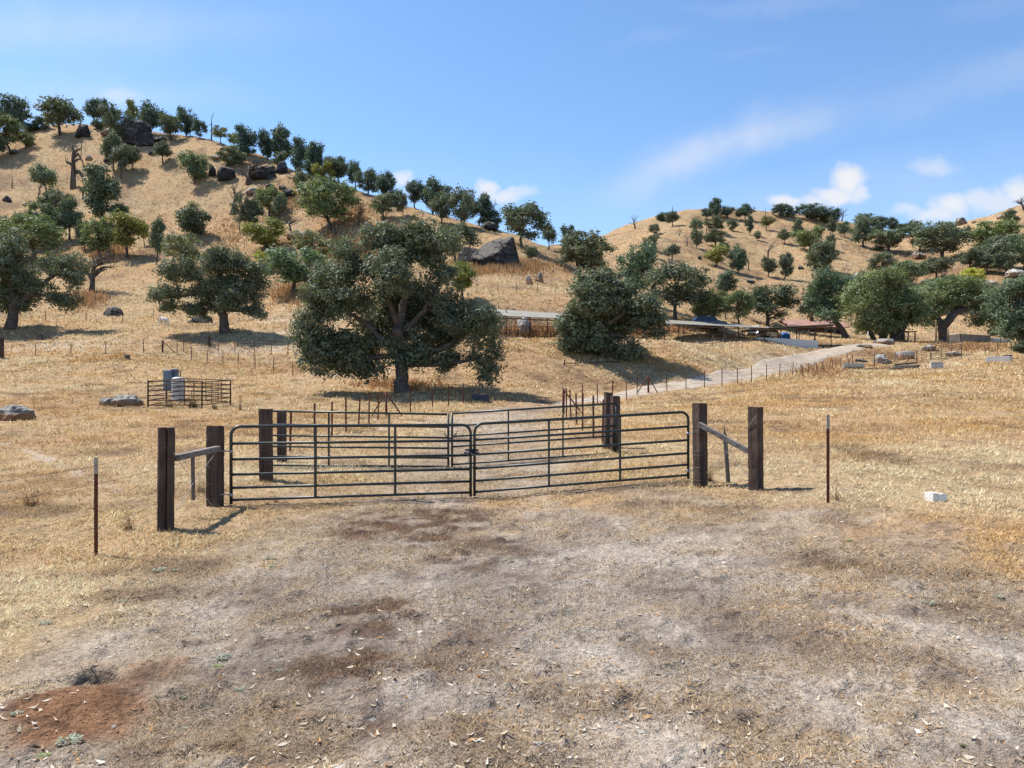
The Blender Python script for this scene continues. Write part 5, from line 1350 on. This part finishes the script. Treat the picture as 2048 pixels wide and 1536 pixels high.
# broken white block in the near grass
def white_block():
    p = hit(1871, 1002); rng = np.random.default_rng(5); bm = bmesh.new(); bmesh.ops.create_cube(bm, size=1)
    bmesh.ops.subdivide_edges(bm, edges=bm.edges[:], cuts=7, use_grid_fill=True)
    V = np.array([v.co for v in bm.verts]); V *= np.array([.23, .17, .115])
    V[:, 2] += .065*(V[:, 0] < -.02)*(V[:, 2] > 0)*.25; V[:, 2] -= .03*(V[:, 0] > .09)*(V[:, 2] > .05)
    V += ((np.stack([fbm3(V*14+7*k, 3, k) for k in range(3)], -1)-.5)*.030); V[:, 2] += .055
    for v, c in zip(bm.verts, V): v.co = c
    me = bpy.data.meshes.new('white_block'); bm.to_mesh(me); bm.free(); me.materials.append(M['salt'])
    tag(link('white_block', me, None, p, .18), 'broken white block lying in the dry grass at right', 'block')
white_block()

# ------------------------------------------------------------------ shed, canopy, house, stall, walls
def shed():
    A, B = P3(872, 625, 61), P3(1532, 655.5, 85.5); dirv = Vector((B.x-A.x, B.y-A.y, 0)).normalized(); nrm = Vector((-dirv.y, dirv.x, 0)); L = (Vector((B.x-A.x, B.y-A.y, 0))).length
    o = Vector((A.x, A.y, gz(A.x, A.y))); t = thing('open_shed', 'long open pole shed with a tan tin roof on the terrace', 'shed', o, math.atan2(dirv.y, dirv.x))
    zt = lambda f: A.z + (B.z-A.z)*f - o.z
    dep = 4.0
    m = MB(); n = 2
    V = [(L*f, y, zt(f) + z) for f in (0, .52, 1.0) for (y, z) in ((-.15, -.02), (dep, 1.12-.36*f), (dep, 1.06-.36*f), (-.15, -.08))]
    m.add(V, [(i*4+k, i*4+(k+1) % 4, (i+1)*4+(k+1) % 4, (i+1)*4+k) for i in range(n) for k in range(4)] + [(0, 3, 2, 1), (8, 9, 10, 11)])
    m.build('roof', M['tin'], t)
    k = 9
    for i in range(k+1):
        f = min(max(i/k, .004), .996)
        MB().beam((L*f, .0, zt(f)-.13), (L*f, dep-.1, zt(f)+.96-.36*f), .05, .08).build('rafter', M['beam'], t)
        for y in (.12, dep-.3):
            w = o + dirv*(L*f) + nrm*y; g = gz(w.x, w.y) - o.z
            if zt(f) - g > .5: MB().tube([(L*f+.06, y, g-.2), (L*f+.06, y, zt(f)-.16 + (y > 1)*(.95-.36*f))], .055, 8).build('post', M['rust_brown'], t, True)
    for y in (.12, dep-.3):
        MB().beam((0, y+.0, zt(0)-.21+(y > 1)*1.0), (L, y, zt(1)-.21+(y > 1)*.64), .06, .10).build('beam', M['beam'], t)
shed()
def rail_line(name, label, pts, h, nr, mat='pipe', r=.03, step=2.4):
    t = thing(name, label, 'fence', pts[0]); o = pts[0]; P = []
    for a, b in zip(pts[:-1], pts[1:]):
        n = max(1, int((b-a).length/step))
        for i in range(n): q = a.lerp(b, i/n); P.append(Vector((q.x, q.y, gz(q.x, q.y))))
    q = pts[-1]; P.append(Vector((q.x, q.y, gz(q.x, q.y))))
    for q in P: MB().tube([q-o-Vector((0, 0, .2)), q-o+Vector((0, 0, h))], r*1.25, 6).build('post', M[mat], t, True)
    for k in range(nr):
        z = h - .03 - k*(h-.3)/max(1, nr-1); MB().tube([q-o+Vector((0, 0, z)) for q in P], r, 6).build('rail', M[mat], t, True)
rail_line('pipe_fence', 'dark pipe fence along the terrace edge in front of the shed', [on(985, 61.5), on(1115, 62.5), on(1250, 65), on(1400, 73), on(1495, 82)], 1.12, 3)
def canopy():
    A, B = P3(1512, 658, 86.5), P3(1668, 648, 90); dirv = Vector((B.x-A.x, B.y-A.y, 0)).normalized(); nrm = Vector((-dirv.y, dirv.x, 0)); L = (Vector((B.x-A.x, B.y-A.y, 0))).length
    o = Vector((A.x, A.y, gz(A.x, A.y))); t = thing('carport', 'small flat-roofed carport with exposed rafters beside the road bend', 'carport', o, math.atan2(dirv.y, dirv.x))
    zt = lambda f: A.z + (B.z-A.z)*f - o.z; dep = 3.2
    V = [(L*f, y, zt(f)+z) for f in (0, 1) for (y, z) in ((-.15, .04), (dep, .20), (dep, .15), (-.15, -.01))]
    MB().add(V, [(k, (k+1) % 4, 4+(k+1) % 4, 4+k) for k in range(4)] + [(0, 3, 2, 1), (4, 5, 6, 7)]).build('roof', M['tin'], t)
    for i in range(9):
        f = min(max(i/8, .01), .99); MB().beam((L*f, -.1, zt(f)-.09), (L*f, dep-.1, zt(f)+.07), .06, .10).build('rafter', M['beam'], t)
    for y in (.1, dep-.3): MB().beam((0, y, zt(0)-.19+.05*y), (L, y, zt(1)-.19+.05*y), .08, .12).build('beam', M['beam'], t)
    for f in (.02, .28, .52, .76, .97):
        for y in (.1, dep-.3):
            w = o + dirv*(L*f) + nrm*y; g = gz(w.x, w.y)-o.z; MB().tube([(L*f, y, g-.2), (L*f, y, zt(f)-.1)], .055, 8).build('post', M['rust_brown'], t, True)
canopy()
def wall(name, label, A, B, h, th, mat, cat='wall', dz=0):
    A, B = Vector(A), Vector(B); L = Vector((B.x-A.x, B.y-A.y, 0)).length; t = thing(name, label, cat, A, math.atan2(B.y-A.y, B.x-A.x))
    h0, h1 = h if isinstance(h, tuple) else (h, h); zb = B.z-A.z
    V = [(x, y, z) for x, b, hh in ((0, 0, h0), (L, zb, h1)) for y in (0, th) for z in (b-.5, b+hh)]
    MB().add(V, [(0,4,5,1), (2,3,7,6), (0,1,3,2), (4,6,7,5), (1,5,7,3), (0,2,6,4)]).build('panel', M[mat], t)
    n = max(1, int(L/2.4))
    for i in range(n+1): MB().box((L*i/n, th+.05, (zb*i/n)+(h0+(h1-h0)*i/n)/2-.1), (.1, .1, h0+(h1-h0)*i/n+.12)).build('post', M['rust_brown'], t)
    return t
_ra, _rb = on(1510, 87.0), on(1636, 88.2)
wall('retaining_wall', 'low grey concrete wall under the small carport', _ra, _rb, (max(.2, P3(1510, 682, 87.0).z-_ra.z), max(.3, P3(1636, 681, 88.2).z-_rb.z)), .2, 'concrete_white')
wall('steel_wall', 'tall grey-brown corrugated steel wall behind the arching oak', on(1921, 104), on(1981, 110), (1.45, .95), .08, 'corr')
wall('steel_wall', 'weathered return of the corrugated steel wall by the oak trunk', on(1898, 105.5), on(1920, 103.9), (1.25, 1.45), .08, 'corr')
wall('concrete_wall', 'low white concrete wall right of the corrugated steel wall', on(1982, 110.5), on(2022, 112), .62, .25, 'concrete_white')
def pole(name, label, u, d, v0, w, mat, cat='post'):
    p = on(u, d); h = EYE+(HV-v0)*d/F-p.z; tag(MB().tube([(0, 0, -.3), (0, 0, h)], [w/2, w*.44], 9).build(name, M[mat], None, True, loc=p), label, cat)
pole('white_pole', 'thin white pole beside the road bend in front of the huge oak', 1736, 97, 663, .11, 'concrete_white')
pole('timber_pole', 'brown timber pole just left of the arching oak trunk', 1872, 104, 640, .22, 'beam')
pole('timber_pole', 'brown timber pole at the left end of the steel wall', 1896, 104.5, 658, .24, 'beam')
def stall():
    d = 104; o = on(1781, d); s = d/F; t = thing('hay_stall', 'small dark-posted open stall with pale panels under the huge oak', 'stall', o); Wd = 49*s; zt = EYE+(HV-662)*s-o.z
    MB().box((Wd/2, 1.4, zt), (Wd+.4, 3.2, .1), (.05, 0, 0)).build('roof', M['beam'], t)
    for f in (0, .25, .5, .72, 1):
        for y in (0, 2.8): MB().box((Wd*f, y, zt/2-.2), (.12, .12, zt+.3)).build('post', M['pipe'], t)
    for a, b in ((.02, .23), (.27, .48)): MB().box((Wd*(a+b)/2, .1, .62), (Wd*(b-a), .05, 1.05)).build('panel', M['grey_wood'], t)
    MB().box((Wd*.86, 2.7, .8), (Wd*.24, .05, 1.4)).build('panel', M['grey_wood'], t)
stall()
def house():
    d = 114; o = on(1584, d); s = d/F; t = thing('ranch_house', 'low ranch house with a red-brown roof behind the carport', 'house', o, .0); L = 104*s; dep = 7.0
    ze = EYE+(HV-652.5)*s-o.z; zr = EYE+(HV-635)*s-o.z
    V = [(x, y, z) for x in (0, L*.62) for y, z in ((0, -1.2), (0, ze), (dep/2, zr-.12), (dep, ze), (dep, -1.2))]
    MB().add(V, [(0,5,6,1), (3,8,9,4), (0,1,2,3,4), (9,8,7,6,5), (1,6,7,2), (2,7,8,3)]).build('wall', M['adobe'], t)
    V = [(x, y, z) for x in (L*.62+.003, L) for y, z in ((.15, -1.2), (.15, ze), (dep/2, zr-.12), (dep-.15, ze), (dep-.15, -1.2))]
    MB().add(V, [(0,5,6,1), (3,8,9,4), (0,1,2,3,4), (9,8,7,6,5), (1,6,7,2), (2,7,8,3)]).build('wall', M['blue_wall'], t)
    for sgn in (0, 1):
        y0, y1 = ((-.7, dep/2) if sgn == 0 else (dep+.7, dep/2)); z0 = ze-.28
        V = [(x, y, z+q) for x in (-.6, L+.5) for (y, z) in ((y0, z0), (y1, zr)) for q in (0, .14)]
        f = [(0,4,6,2), (1,3,7,5), (0,1,5,4), (0,2,3,1), (4,5,7,6), (2,6,7,3)]; r = MB().add(V, f).build('roof', M['tile'], t)
    MB().box((L*.5, dep*.36, zr-.1), (.55, .5, 1.1)).build('chimney', M['adobe'], t, bevel=.02, seg=1)
    for f, w in ((.10, 1.0), (.24, .9), (.50, .95)): MB().box((L*f, -.03, ze-1.05), (w, .06, 1.9)).build('door', M['beam'], t)
    for f in (.37, .74, .90):
        fr = MB().box((L*f, .08 if f > .62 else -.03, ze-.8), (.95, .1, .8)).build('window', M['concrete_white'], t); MB().box((L*f, .02 if f > .62 else -.09, ze-.8), (.8, .03, .66)).build('pane', M['glass'], fr)
house()

# ------------------------------------------------------------------ vehicles
def car(label, loc, rot, mat, kind='suv', sc=1.0):
    t = thing('parked_car', label, 'car', loc, rot); t.scale = (sc,)*3
    L, Wd = 4.5, 1.78
    prof = [(-2.2,.45),(-2.24,.80),(-2.12,1.0),(-1.75,1.52),(-1.45,1.64),(.1,1.66),(.45,1.58),(1.05,1.10),(1.95,.98),(2.2,.85),(2.24,.45),(1.95,.32),(-1.95,.32)]
    m = MB(); n = len(prof)
    def half(z): return Wd/2*(1 - .12*max(0, (z-1.0)/.66))
    V = [(x, sgn*half(z), z) for sgn in (-1, 1) for x, z in prof]
    m.add(V, [tuple(range(n)), tuple(range(2*n-1, n-1, -1))] + [(i, n+i, n+(i+1) % n, (i+1) % n) for i in range(n)])
    m.build('body', M[mat], t, bevel=.05, seg=2)
    for sgn in (-1, 1):
        for x0, x1, s0, s1 in ((-1.6, -.75, .30, 0), (-.68, .10, 0, 0), (.17, .72, 0, .42)):
            zb, ztp = 1.08, 1.52; V = [(x0, sgn*(half(zb)+.012), zb), (x1+s1*.45, sgn*(half(zb)+.012), zb), (x1-.05 if s1 else x1, sgn*(half(ztp)+.012), ztp), (x0+s0, sgn*(half(ztp)+.012), ztp)]
            V += [(x, y-sgn*.03, z) for x, y, z in V]; MB().add(V, [(0,1,2,3), (7,6,5,4), (0,4,5,1), (1,5,6,2), (2,6,7,3), (3,7,4,0)]).build('window', M['glass'], t)
    for x0, z0, x1, z1 in ((.50, 1.56, 1.02, 1.13), (-2.08, 1.08, -1.79, 1.5)):
        nx, nz = (z0-z1), (x1-x0); q = math.hypot(nx, nz); nx, nz = nx/q*.014, nz/q*.014; 
        V = [(x+nx*e, sgn*(half(z)-.13), z+nz*e) for e in (1, -1) for x, z, sgn in ((x0, z0, -1), (x1, z1, -1), (x1, z1, 1), (x0, z0, 1))]
        MB().add(V, [(0,1,2,3), (7,6,5,4), (0,4,5,1), (1,5,6,2), (2,6,7,3), (3,7,4,0)]).build('windscreen', M['glass'], t)
    for x in (-1.4, 1.4):
        for sgn in (-1, 1):
            w = MB(); w.tube([(x, sgn*(Wd/2-.2), .34), (x, sgn*(Wd/2+.015), .34)], .34, 18); w = w.build('wheel', M['tyre'], t)
            MB().tube([(x, sgn*(Wd/2+.012), .34), (x, sgn*(Wd/2+.03), .34)], .2, 14).build('rim', M['galv'], w)
    for sgn in (-1, 1): MB().box((2.2, sgn*.62, .82), (.08, .3, .13)).build('headlight', M['tip'], t, bevel=.02, seg=1)
car('silver car with dark windows parked behind the small carport', on(1538, 91), .75, 'silver', sc=.8)
car('white-roofed pale car at the left of the silver car, partly behind shed posts', on(1511, 93), 1.1, 'concrete_white', sc=.75)
_nd = min((abs(on(1417, d).z + 1.45 - P3(1417, 634, d).z), d) for d in np.linspace(87.5, 96, 40))[1]; navy_at = on(1417, float(_nd))
car('dark blue car of which only the roof shows above the shed roof', navy_at, .15, 'navy', sc=.88)
def tarp_pile():
    p = on(1569, 92.5); rng = np.random.default_rng(3); bm = bmesh.new(); bmesh.ops.create_icosphere(bm, subdivisions=4, radius=1)
    V = np.array([v.co for v in bm.verts]); V = np.sign(V)*np.abs(V)**.6; V += (np.stack([fbm3(V*3+5*k, 4, k) for k in range(3)], -1)-.5)*.35
    V *= np.array([.62, .6, .55]); V[:, 2] += .42
    for v, c in zip(bm.verts, V): v.co = c
    me = bpy.data.meshes.new('tarp'); bm.to_mesh(me); bm.free(); me.materials.append(M['tarp']); tag(link('tarp_heap', me, None, p), 'heap under a blue tarpaulin right of the silver car', 'tarp')
tarp_pile()

# ------------------------------------------------------------------ pony
def pony():
    p = hit(327, 652); sc = .80
    t = thing('pony', 'white pony grazing head down on the slope left of the spreading oak', 'pony', p, -.35); t.scale = (sc,)*3
    S = [((-.10,0,.92),.27),((-.42,0,.94),.25),((-.60,0,.90),.15),((.25,0,.90),.25),((.46,0,.90),.19),((.64,0,.70),.125),((.78,0,.46),.10),((.84,0,.30),.095),((.90,0,.14),.07),((.93,0,.05),.055)]
    E = [(0,1),(1,2),(0,3),(3,4),(4,5),(5,6),(6,7),(7,8),(8,9)]
    for sg in (-1, 1):
        k = len(S); S += [((-.44,sg*.13,.74),.16),((-.36,sg*.14,.58),.11),((-.54,sg*.13,.40),.060),((-.50,sg*.13,.18),.042),((-.47,sg*.13,.03),.055)]; E += [(1,k),(k,k+1),(k+1,k+2),(k+2,k+3),(k+3,k+4)]
        k = len(S); S += [((.30,sg*.13,.70),.13),((.31,sg*.13,.52),.075),((.33,sg*.13,.34),.052),((.31,sg*.13,.16),.040),((.33,sg*.13,.03),.055)]; E += [(3,k),(k,k+1),(k+1,k+2),(k+2,k+3),(k+3,k+4)]
        k = len(S); S += [((.76,sg*.07,.50),.03),((.73,sg*.10,.56),.012)]; E += [(6,k),(k,k+1)]
    me = bpy.data.meshes.new('body'); me.from_pydata([s[0] for s in S], E, []); me.materials.append(M['hide'])
    o = link('body', me, t); sm = o.modifiers.new('skin', 'SKIN'); 
    lay = me.skin_vertices[0] if me.skin_vertices else None
    if lay is None:
        bm = bmesh.new(); bm.from_mesh(me); bm.verts.layers.skin.verify(); bm.to_mesh(me); bm.free(); lay = me.skin_vertices[0]
    for i, (c, r) in enumerate(S): lay.data[i].radius = (r, r); lay.data[i].use_root = (i == 0)
    ss = o.modifiers.new('sub', 'SUBSURF'); ss.levels = 2; ss.render_levels = 2
    MB().tube([(-.66, 0, .98), (-.76, 0, .86), (-.78, 0, .6), (-.74, .02, .34)], [.04, .07, .06, .015], 8).build('tail', M['mane'], t, True)
    MB().tube([(.40, 0, 1.08), (.58, 0, .90), (.72, 0, .66), (.78, 0, .56)], [.03, .05, .045, .03], 8).build('mane', M['mane'], t, True)
pony()

# ------------------------------------------------------------------ small growth and litter
def herb_mesh(seed, n, r, up, col1, col2):
    rng = np.random.default_rng(seed); V = []; C = []
    for i in range(n):
        az = rng.uniform(0, 6.28); rr = r*math.sqrt(rng.random()); L = r*rng.uniform(.25, .6); el = rng.uniform(.1, up)
        b = np.array([rr*math.cos(az)*.8, rr*math.sin(az)*.8, rng.uniform(0, r*.35)]); az2 = az + rng.normal(0, .8)
        d = np.array([math.cos(az2)*math.cos(el), math.sin(az2)*math.cos(el), math.sin(el)]); s = np.array([-math.sin(az2), math.cos(az2), 0])*L*.26
        V += [b, b + d*L*.5 + s, b + d*L + [0, 0, -L*.12], b + d*L*.5 - s]; c = np.array(col1)*(1-(q := rng.random())) + np.array(col2)*q; C += [[*c, 1]]*4
    return raw_mesh('leaves', np.array(V), np.arange(4*n).reshape(-1, 4), M['weed'], False, C)
HB = [herb_mesh(s, 90, 1.0, .9, (.22, .27, .20), (.40, .45, .36)) for s in (1, 2, 3)] + [herb_mesh(4, 70, 1.0, .8, (.16, .24, .07), (.30, .38, .14))]
HERBS = '''
140 1484 24 0 largest grey-green weed on the bare red earth at lower left
85 1514 14 3 green weed at the bottom left corner with a dry stalk
34 1428 11 1 pale weed at the left edge beside the red spoil heap
368 1395 10 2 small pale weed right of the burrow, lower row
448 1316 14 0 grey-green weed right of the burrow, upper row
437 1334 10 3 yellowish weed just below the grey-green one right of the burrow
480 1380 11 1 flat pale weed in the dark litter, lower centre left
558 1342 8 2 small weed in the dark patch left of centre
318 1142 14 1 grey weed clump on the edge of the turn-out below the cracked post
350 1142 9 2 small grey weed right beside the clump below the cracked post
542 1118 11 0 grey weed in front of the front gate's left leaf
545 1134 8 1 lower small weed in front of the front gate's left leaf
300 1165 8 2 lone pale weed left below the cracked post
90 1248 12 0 pale flat weed near the left edge above the burrow
245 1204 9 1 grey weed between the left fence post and the burrow
710 1210 8 2 pale weed left of the picture centre in the gravel
1858 1208 15 0 pale green weed in the right gravel
1998 1196 10 2 pale weed close to the right edge of the gravel
1696 1082 8 3 tiny green weed below the right steel post
1926 1490 9 3 green leaf tuft at lower right
365 1460 9 1 small weed right of the largest grey-green one
'''
for ln in HERBS.strip().splitlines():
    u, v, r, k, *lab = ln.split(); p = hit(float(u), float(v)); s = float(r)*p.y/F*1.0
    t = tag(link('weed_plant', HB[int(k)], None, p, random.Random(int(u)).uniform(0, 6)), ' '.join(lab), 'weed', 'low weeds on the bare ground'); t.scale = (s, s, s*.7)
def twig_mesh(seed, n, col1, col2, spread=.6):
    rng = np.random.default_rng(seed); V = []; Fq = []; C = []
    for i in range(n):
        b = np.array([rng.normal(0, .12), rng.normal(0, .12), -.02]); az = rng.uniform(0, 6.28); tilt = abs(rng.normal(0, spread)); d = np.array([math.cos(az)*math.sin(tilt), math.sin(az)*math.sin(tilt), math.cos(tilt)])
        L = rng.uniform(.4, 1.0); w = .020*rng.uniform(.7, 1.4); s = np.cross(d, [0, 0, 1.]); s = s/(np.linalg.norm(s)+1e-6)*w; p = b.copy(); prev = None; c = np.array(col1)*(1-(q := rng.random())) + np.array(col2)*q
        for k in range(4):
            f = 1-k/4.2; V += [p - s*f, p + s*f]; C += [[*c, 1]]*2; j = len(V)
            if k: Fq.append((j-4, j-3, j-1, j-2))
            p = p + d*L/3; d = d + rng.normal(0, .22, 3); d /= np.linalg.norm(d)
            if k > 0 and rng.random() < .8:
                e = d + rng.normal(0, .7, 3); e /= np.linalg.norm(e); l2 = L*.3; j = len(V); V += [p-s*.5, p+s*.5, p+e*l2]; C += [[*c, 1]]*3; Fq.append((j, j+1, j+2, j+2))
    me = bpy.data.meshes.new('twigs'); me.from_pydata([tuple(v) for v in V], [], [tuple(dict.fromkeys(f)) for f in Fq]); me.update()
    a = me.color_attributes.new('col', 'FLOAT_COLOR', 'POINT'); a.data.foreach_set('color', np.array(C, np.float32).ravel()); me.materials.append(M['weed']); return me
TW = [twig_mesh(1, 130, (.20, .12, .06), (.36, .24, .13)), twig_mesh(2, 60, (.30, .20, .11), (.45, .33, .19), .45), twig_mesh(3, 220, (.24, .17, .09), (.33, .26, .13), .8)]
TWIGS = '''
386 814 46 32 2 dry brown bush heaped against the tank inside the pen
428 818 34 34 1 dry stalky bush outside the right pen panel
340 814 30 12 0 low dry weeds along the front pen panel
258 1062 46 34 0 dry twiggy bush between the left steel post and the cracked post
62 1012 70 30 0 dark dry bush at the left edge under the barbed wire
400 985 50 40 1 thin dry weeds between the two left timber posts
1674 1000 34 36 1 reddish dry tuft beside the right steel post
1420 962 26 26 0 dry tuft at the foot of the right hinge post
552 1005 26 10 0 dry tuft under the left front gate leaf
480 820 18 40 1 single tall dry stalk right of the pen
'''
for ln in TWIGS.strip().splitlines():
    u, v, w, h, k, *lab = ln.split(); p = hit(float(u), float(v)); s = p.y/F
    t = tag(link('dry_bush', TW[int(k)], None, p, random.Random(int(u)).uniform(0, 6)), ' '.join(lab), 'bush'); t.scale = (float(w)*s/1.5, float(w)*s/1.5, float(h)*s/.95)

def tall_dry():
    A = [(600,590,60,22,1500,.8),(170,600,40,16,900,.7),(720,505,80,26,2600,.9),(1000,535,100,14,2400,.9),(700,430,60,30,900,.7),(590,400,40,20,600,.7),(460,470,40,40,500,.6),(640,480,90,14,900,.7),(420,560,60,16,500,.6),(800,770,90,10,500,.4),(1950,695,70,8,700,.5),(1640,745,60,14,500,.4),(215,505,60,20,600,.7),(1060,665,70,10,900,.6),(1300,660,100,8,900,.5)]
    V, C = [], []
    rng = np.random.default_rng(77)
    for (u, v, ru, rv, n, h) in A:
        for _ in range(n):
            uu, vv = u + rng.normal(0, ru*.5), v + rng.normal(0, rv*.5); c = None
            V.append((uu, vv, h*rng.uniform(.5, 1.2))); 
    pts = []
    for (uu, vv, h) in V:
        p = hit(uu, vv); pts.append((p.x, p.y, p.z, h))
    pts = np.array(pts); n = len(pts); az = rng.uniform(0, 6.28, n); w = .05 + .0006*pts[:, 1]
    s = np.stack([np.cos(az)*w, np.sin(az)*w, np.zeros(n)], -1); b = pts[:, :3] - [0, 0, .05]; tp = b + np.stack([rng.normal(0, .15, n), rng.normal(0, .15, n), pts[:, 3]], -1)
    VV = np.stack([b-s, b+s, tp], 1).reshape(-1, 3); q = rng.random((n, 1)); c = np.array([.48,.25,.12])*q + np.array([.56,.37,.18])*(1-q); c *= rng.uniform(.7, 1.1, (n, 1))
    C = np.repeat(np.concatenate([c, np.ones((n, 1))], 1), 3, 0)
    o = link('tall_dry_weeds', raw_mesh('tall_dry_weeds', VV, np.arange(3*n).reshape(-1, 3), M['blade'], False, C)); o['kind'] = 'stuff'; o['label'] = 'patches of tall reddish dry weeds on the slopes'
tall_dry()
def litter():
    rng = np.random.default_rng(9); n = 5200; u = rng.uniform(-80, 2130, n); d = np.exp(rng.uniform(math.log(3.0), math.log(10.5), n))
    k = rng.random(n) < np.interp(d, [3, 4.2, 6, 10.5], [1, .75, .32, .14]); u, d = u[k], d[k]
    cl = fbm((u-CU)/F*d*1.2, d*1.2, 3, 201); k = rng.random(len(u)) < .18 + 1.2*sstep(.42, .62, cl); u, d = u[k], d[k]; n = len(u)
    x = (u-CU)/F*d; z = G(x, d) + .006; az = rng.uniform(0, 6.28, n); L = rng.uniform(.022, .070, n); w = L*rng.uniform(.18, .36, n)
    a = np.stack([np.cos(az), np.sin(az), rng.normal(0, .18, n)], -1); s = np.stack([-np.sin(az), np.cos(az), rng.normal(0, .5, n)], -1); b = np.stack([x, d, z], -1); up = np.stack([np.zeros(n), np.zeros(n), L*rng.uniform(.05, .28, n)], -1)
    V = np.stack([b - a*L[:, None]/2 + up*.8, b - a*L[:, None]*.1 + s*w[:, None]/2, b + a*L[:, None]/2 + up, b - a*L[:, None]*.1 - s*w[:, None]/2], 1).reshape(-1, 3)
    pal = np.array([[.62,.55,.45],[.70,.64,.55],[.52,.42,.30],[.46,.25,.10],[.60,.49,.35],[.30,.19,.11],[.66,.60,.50]]); c = pal[rng.integers(0, 7, n)]*rng.uniform(.8, 1.1, (n, 1))
    C = np.repeat(np.concatenate([c, np.ones((n, 1))], 1), 4, 0)
    o = link('leaf_litter', raw_mesh('leaf_litter', V, np.arange(4*n).reshape(-1, 4), M['litter'], False, C)); o['kind'] = 'stuff'; o['label'] = 'pale fallen leaves scattered on the gravel turn-out'
litter()

def loose_stones():
    rng = np.random.default_rng(19); n = 9000; u = rng.uniform(-120, 2170, n); d = np.exp(rng.uniform(math.log(2.9), math.log(24), n))
    x = (u-CU)/F*d; zn = zone_at(x, d); r = rng.random(n); k = r < .08 + .6*zn[:, 0] + .8*zn[:, 1]; k &= np.hypot(x-_b.x, d-_b.y) > .13
    x, d, zn = x[k], d[k], zn[k]; n = len(x); bm = bmesh.new(); bmesh.ops.create_icosphere(bm, subdivisions=1, radius=1); bv = np.array([v.co for v in bm.verts]); bf = np.array([[v.index for v in f.verts] for f in bm.faces]); bm.free()
    s = np.exp(rng.normal(math.log(.0055), .45, n)).clip(.0025, .0135)*np.sqrt(d/5); sc = s[:, None]*rng.uniform(.6, 1.3, (n, 3))*np.array([1, 1, .7])
    J = 1 + rng.normal(0, .18, (n, len(bv), 1)); V = bv[None]*J*sc[:, None, :] + np.stack([x, d, G(x, d) + s*.15], -1)[:, None, :]
    pal = np.array([[.34,.29,.24],[.44,.40,.35],[.22,.17,.13],[.16,.11,.08],[.52,.48,.42],[.30,.22,.16]]); c = pal[rng.integers(0, 6, n)]; c = np.where(zn[:, 1:2] > .4, np.array([.20,.105,.055])*rng.uniform(.6, 1.4, (n, 1)), c)
    C = np.repeat(np.concatenate([c, np.ones((n, 1))], 1), len(bv), 0); Fc = (bf[None] + (np.arange(n)*len(bv))[:, None, None]).reshape(-1, 3)
    o = link('loose_gravel', raw_mesh('loose_gravel', V.reshape(-1, 3), Fc, M['litter'], False, C)); o['kind'] = 'stuff'; o['label'] = 'loose gravel and clods strewn over the bare turn-out'
loose_stones()
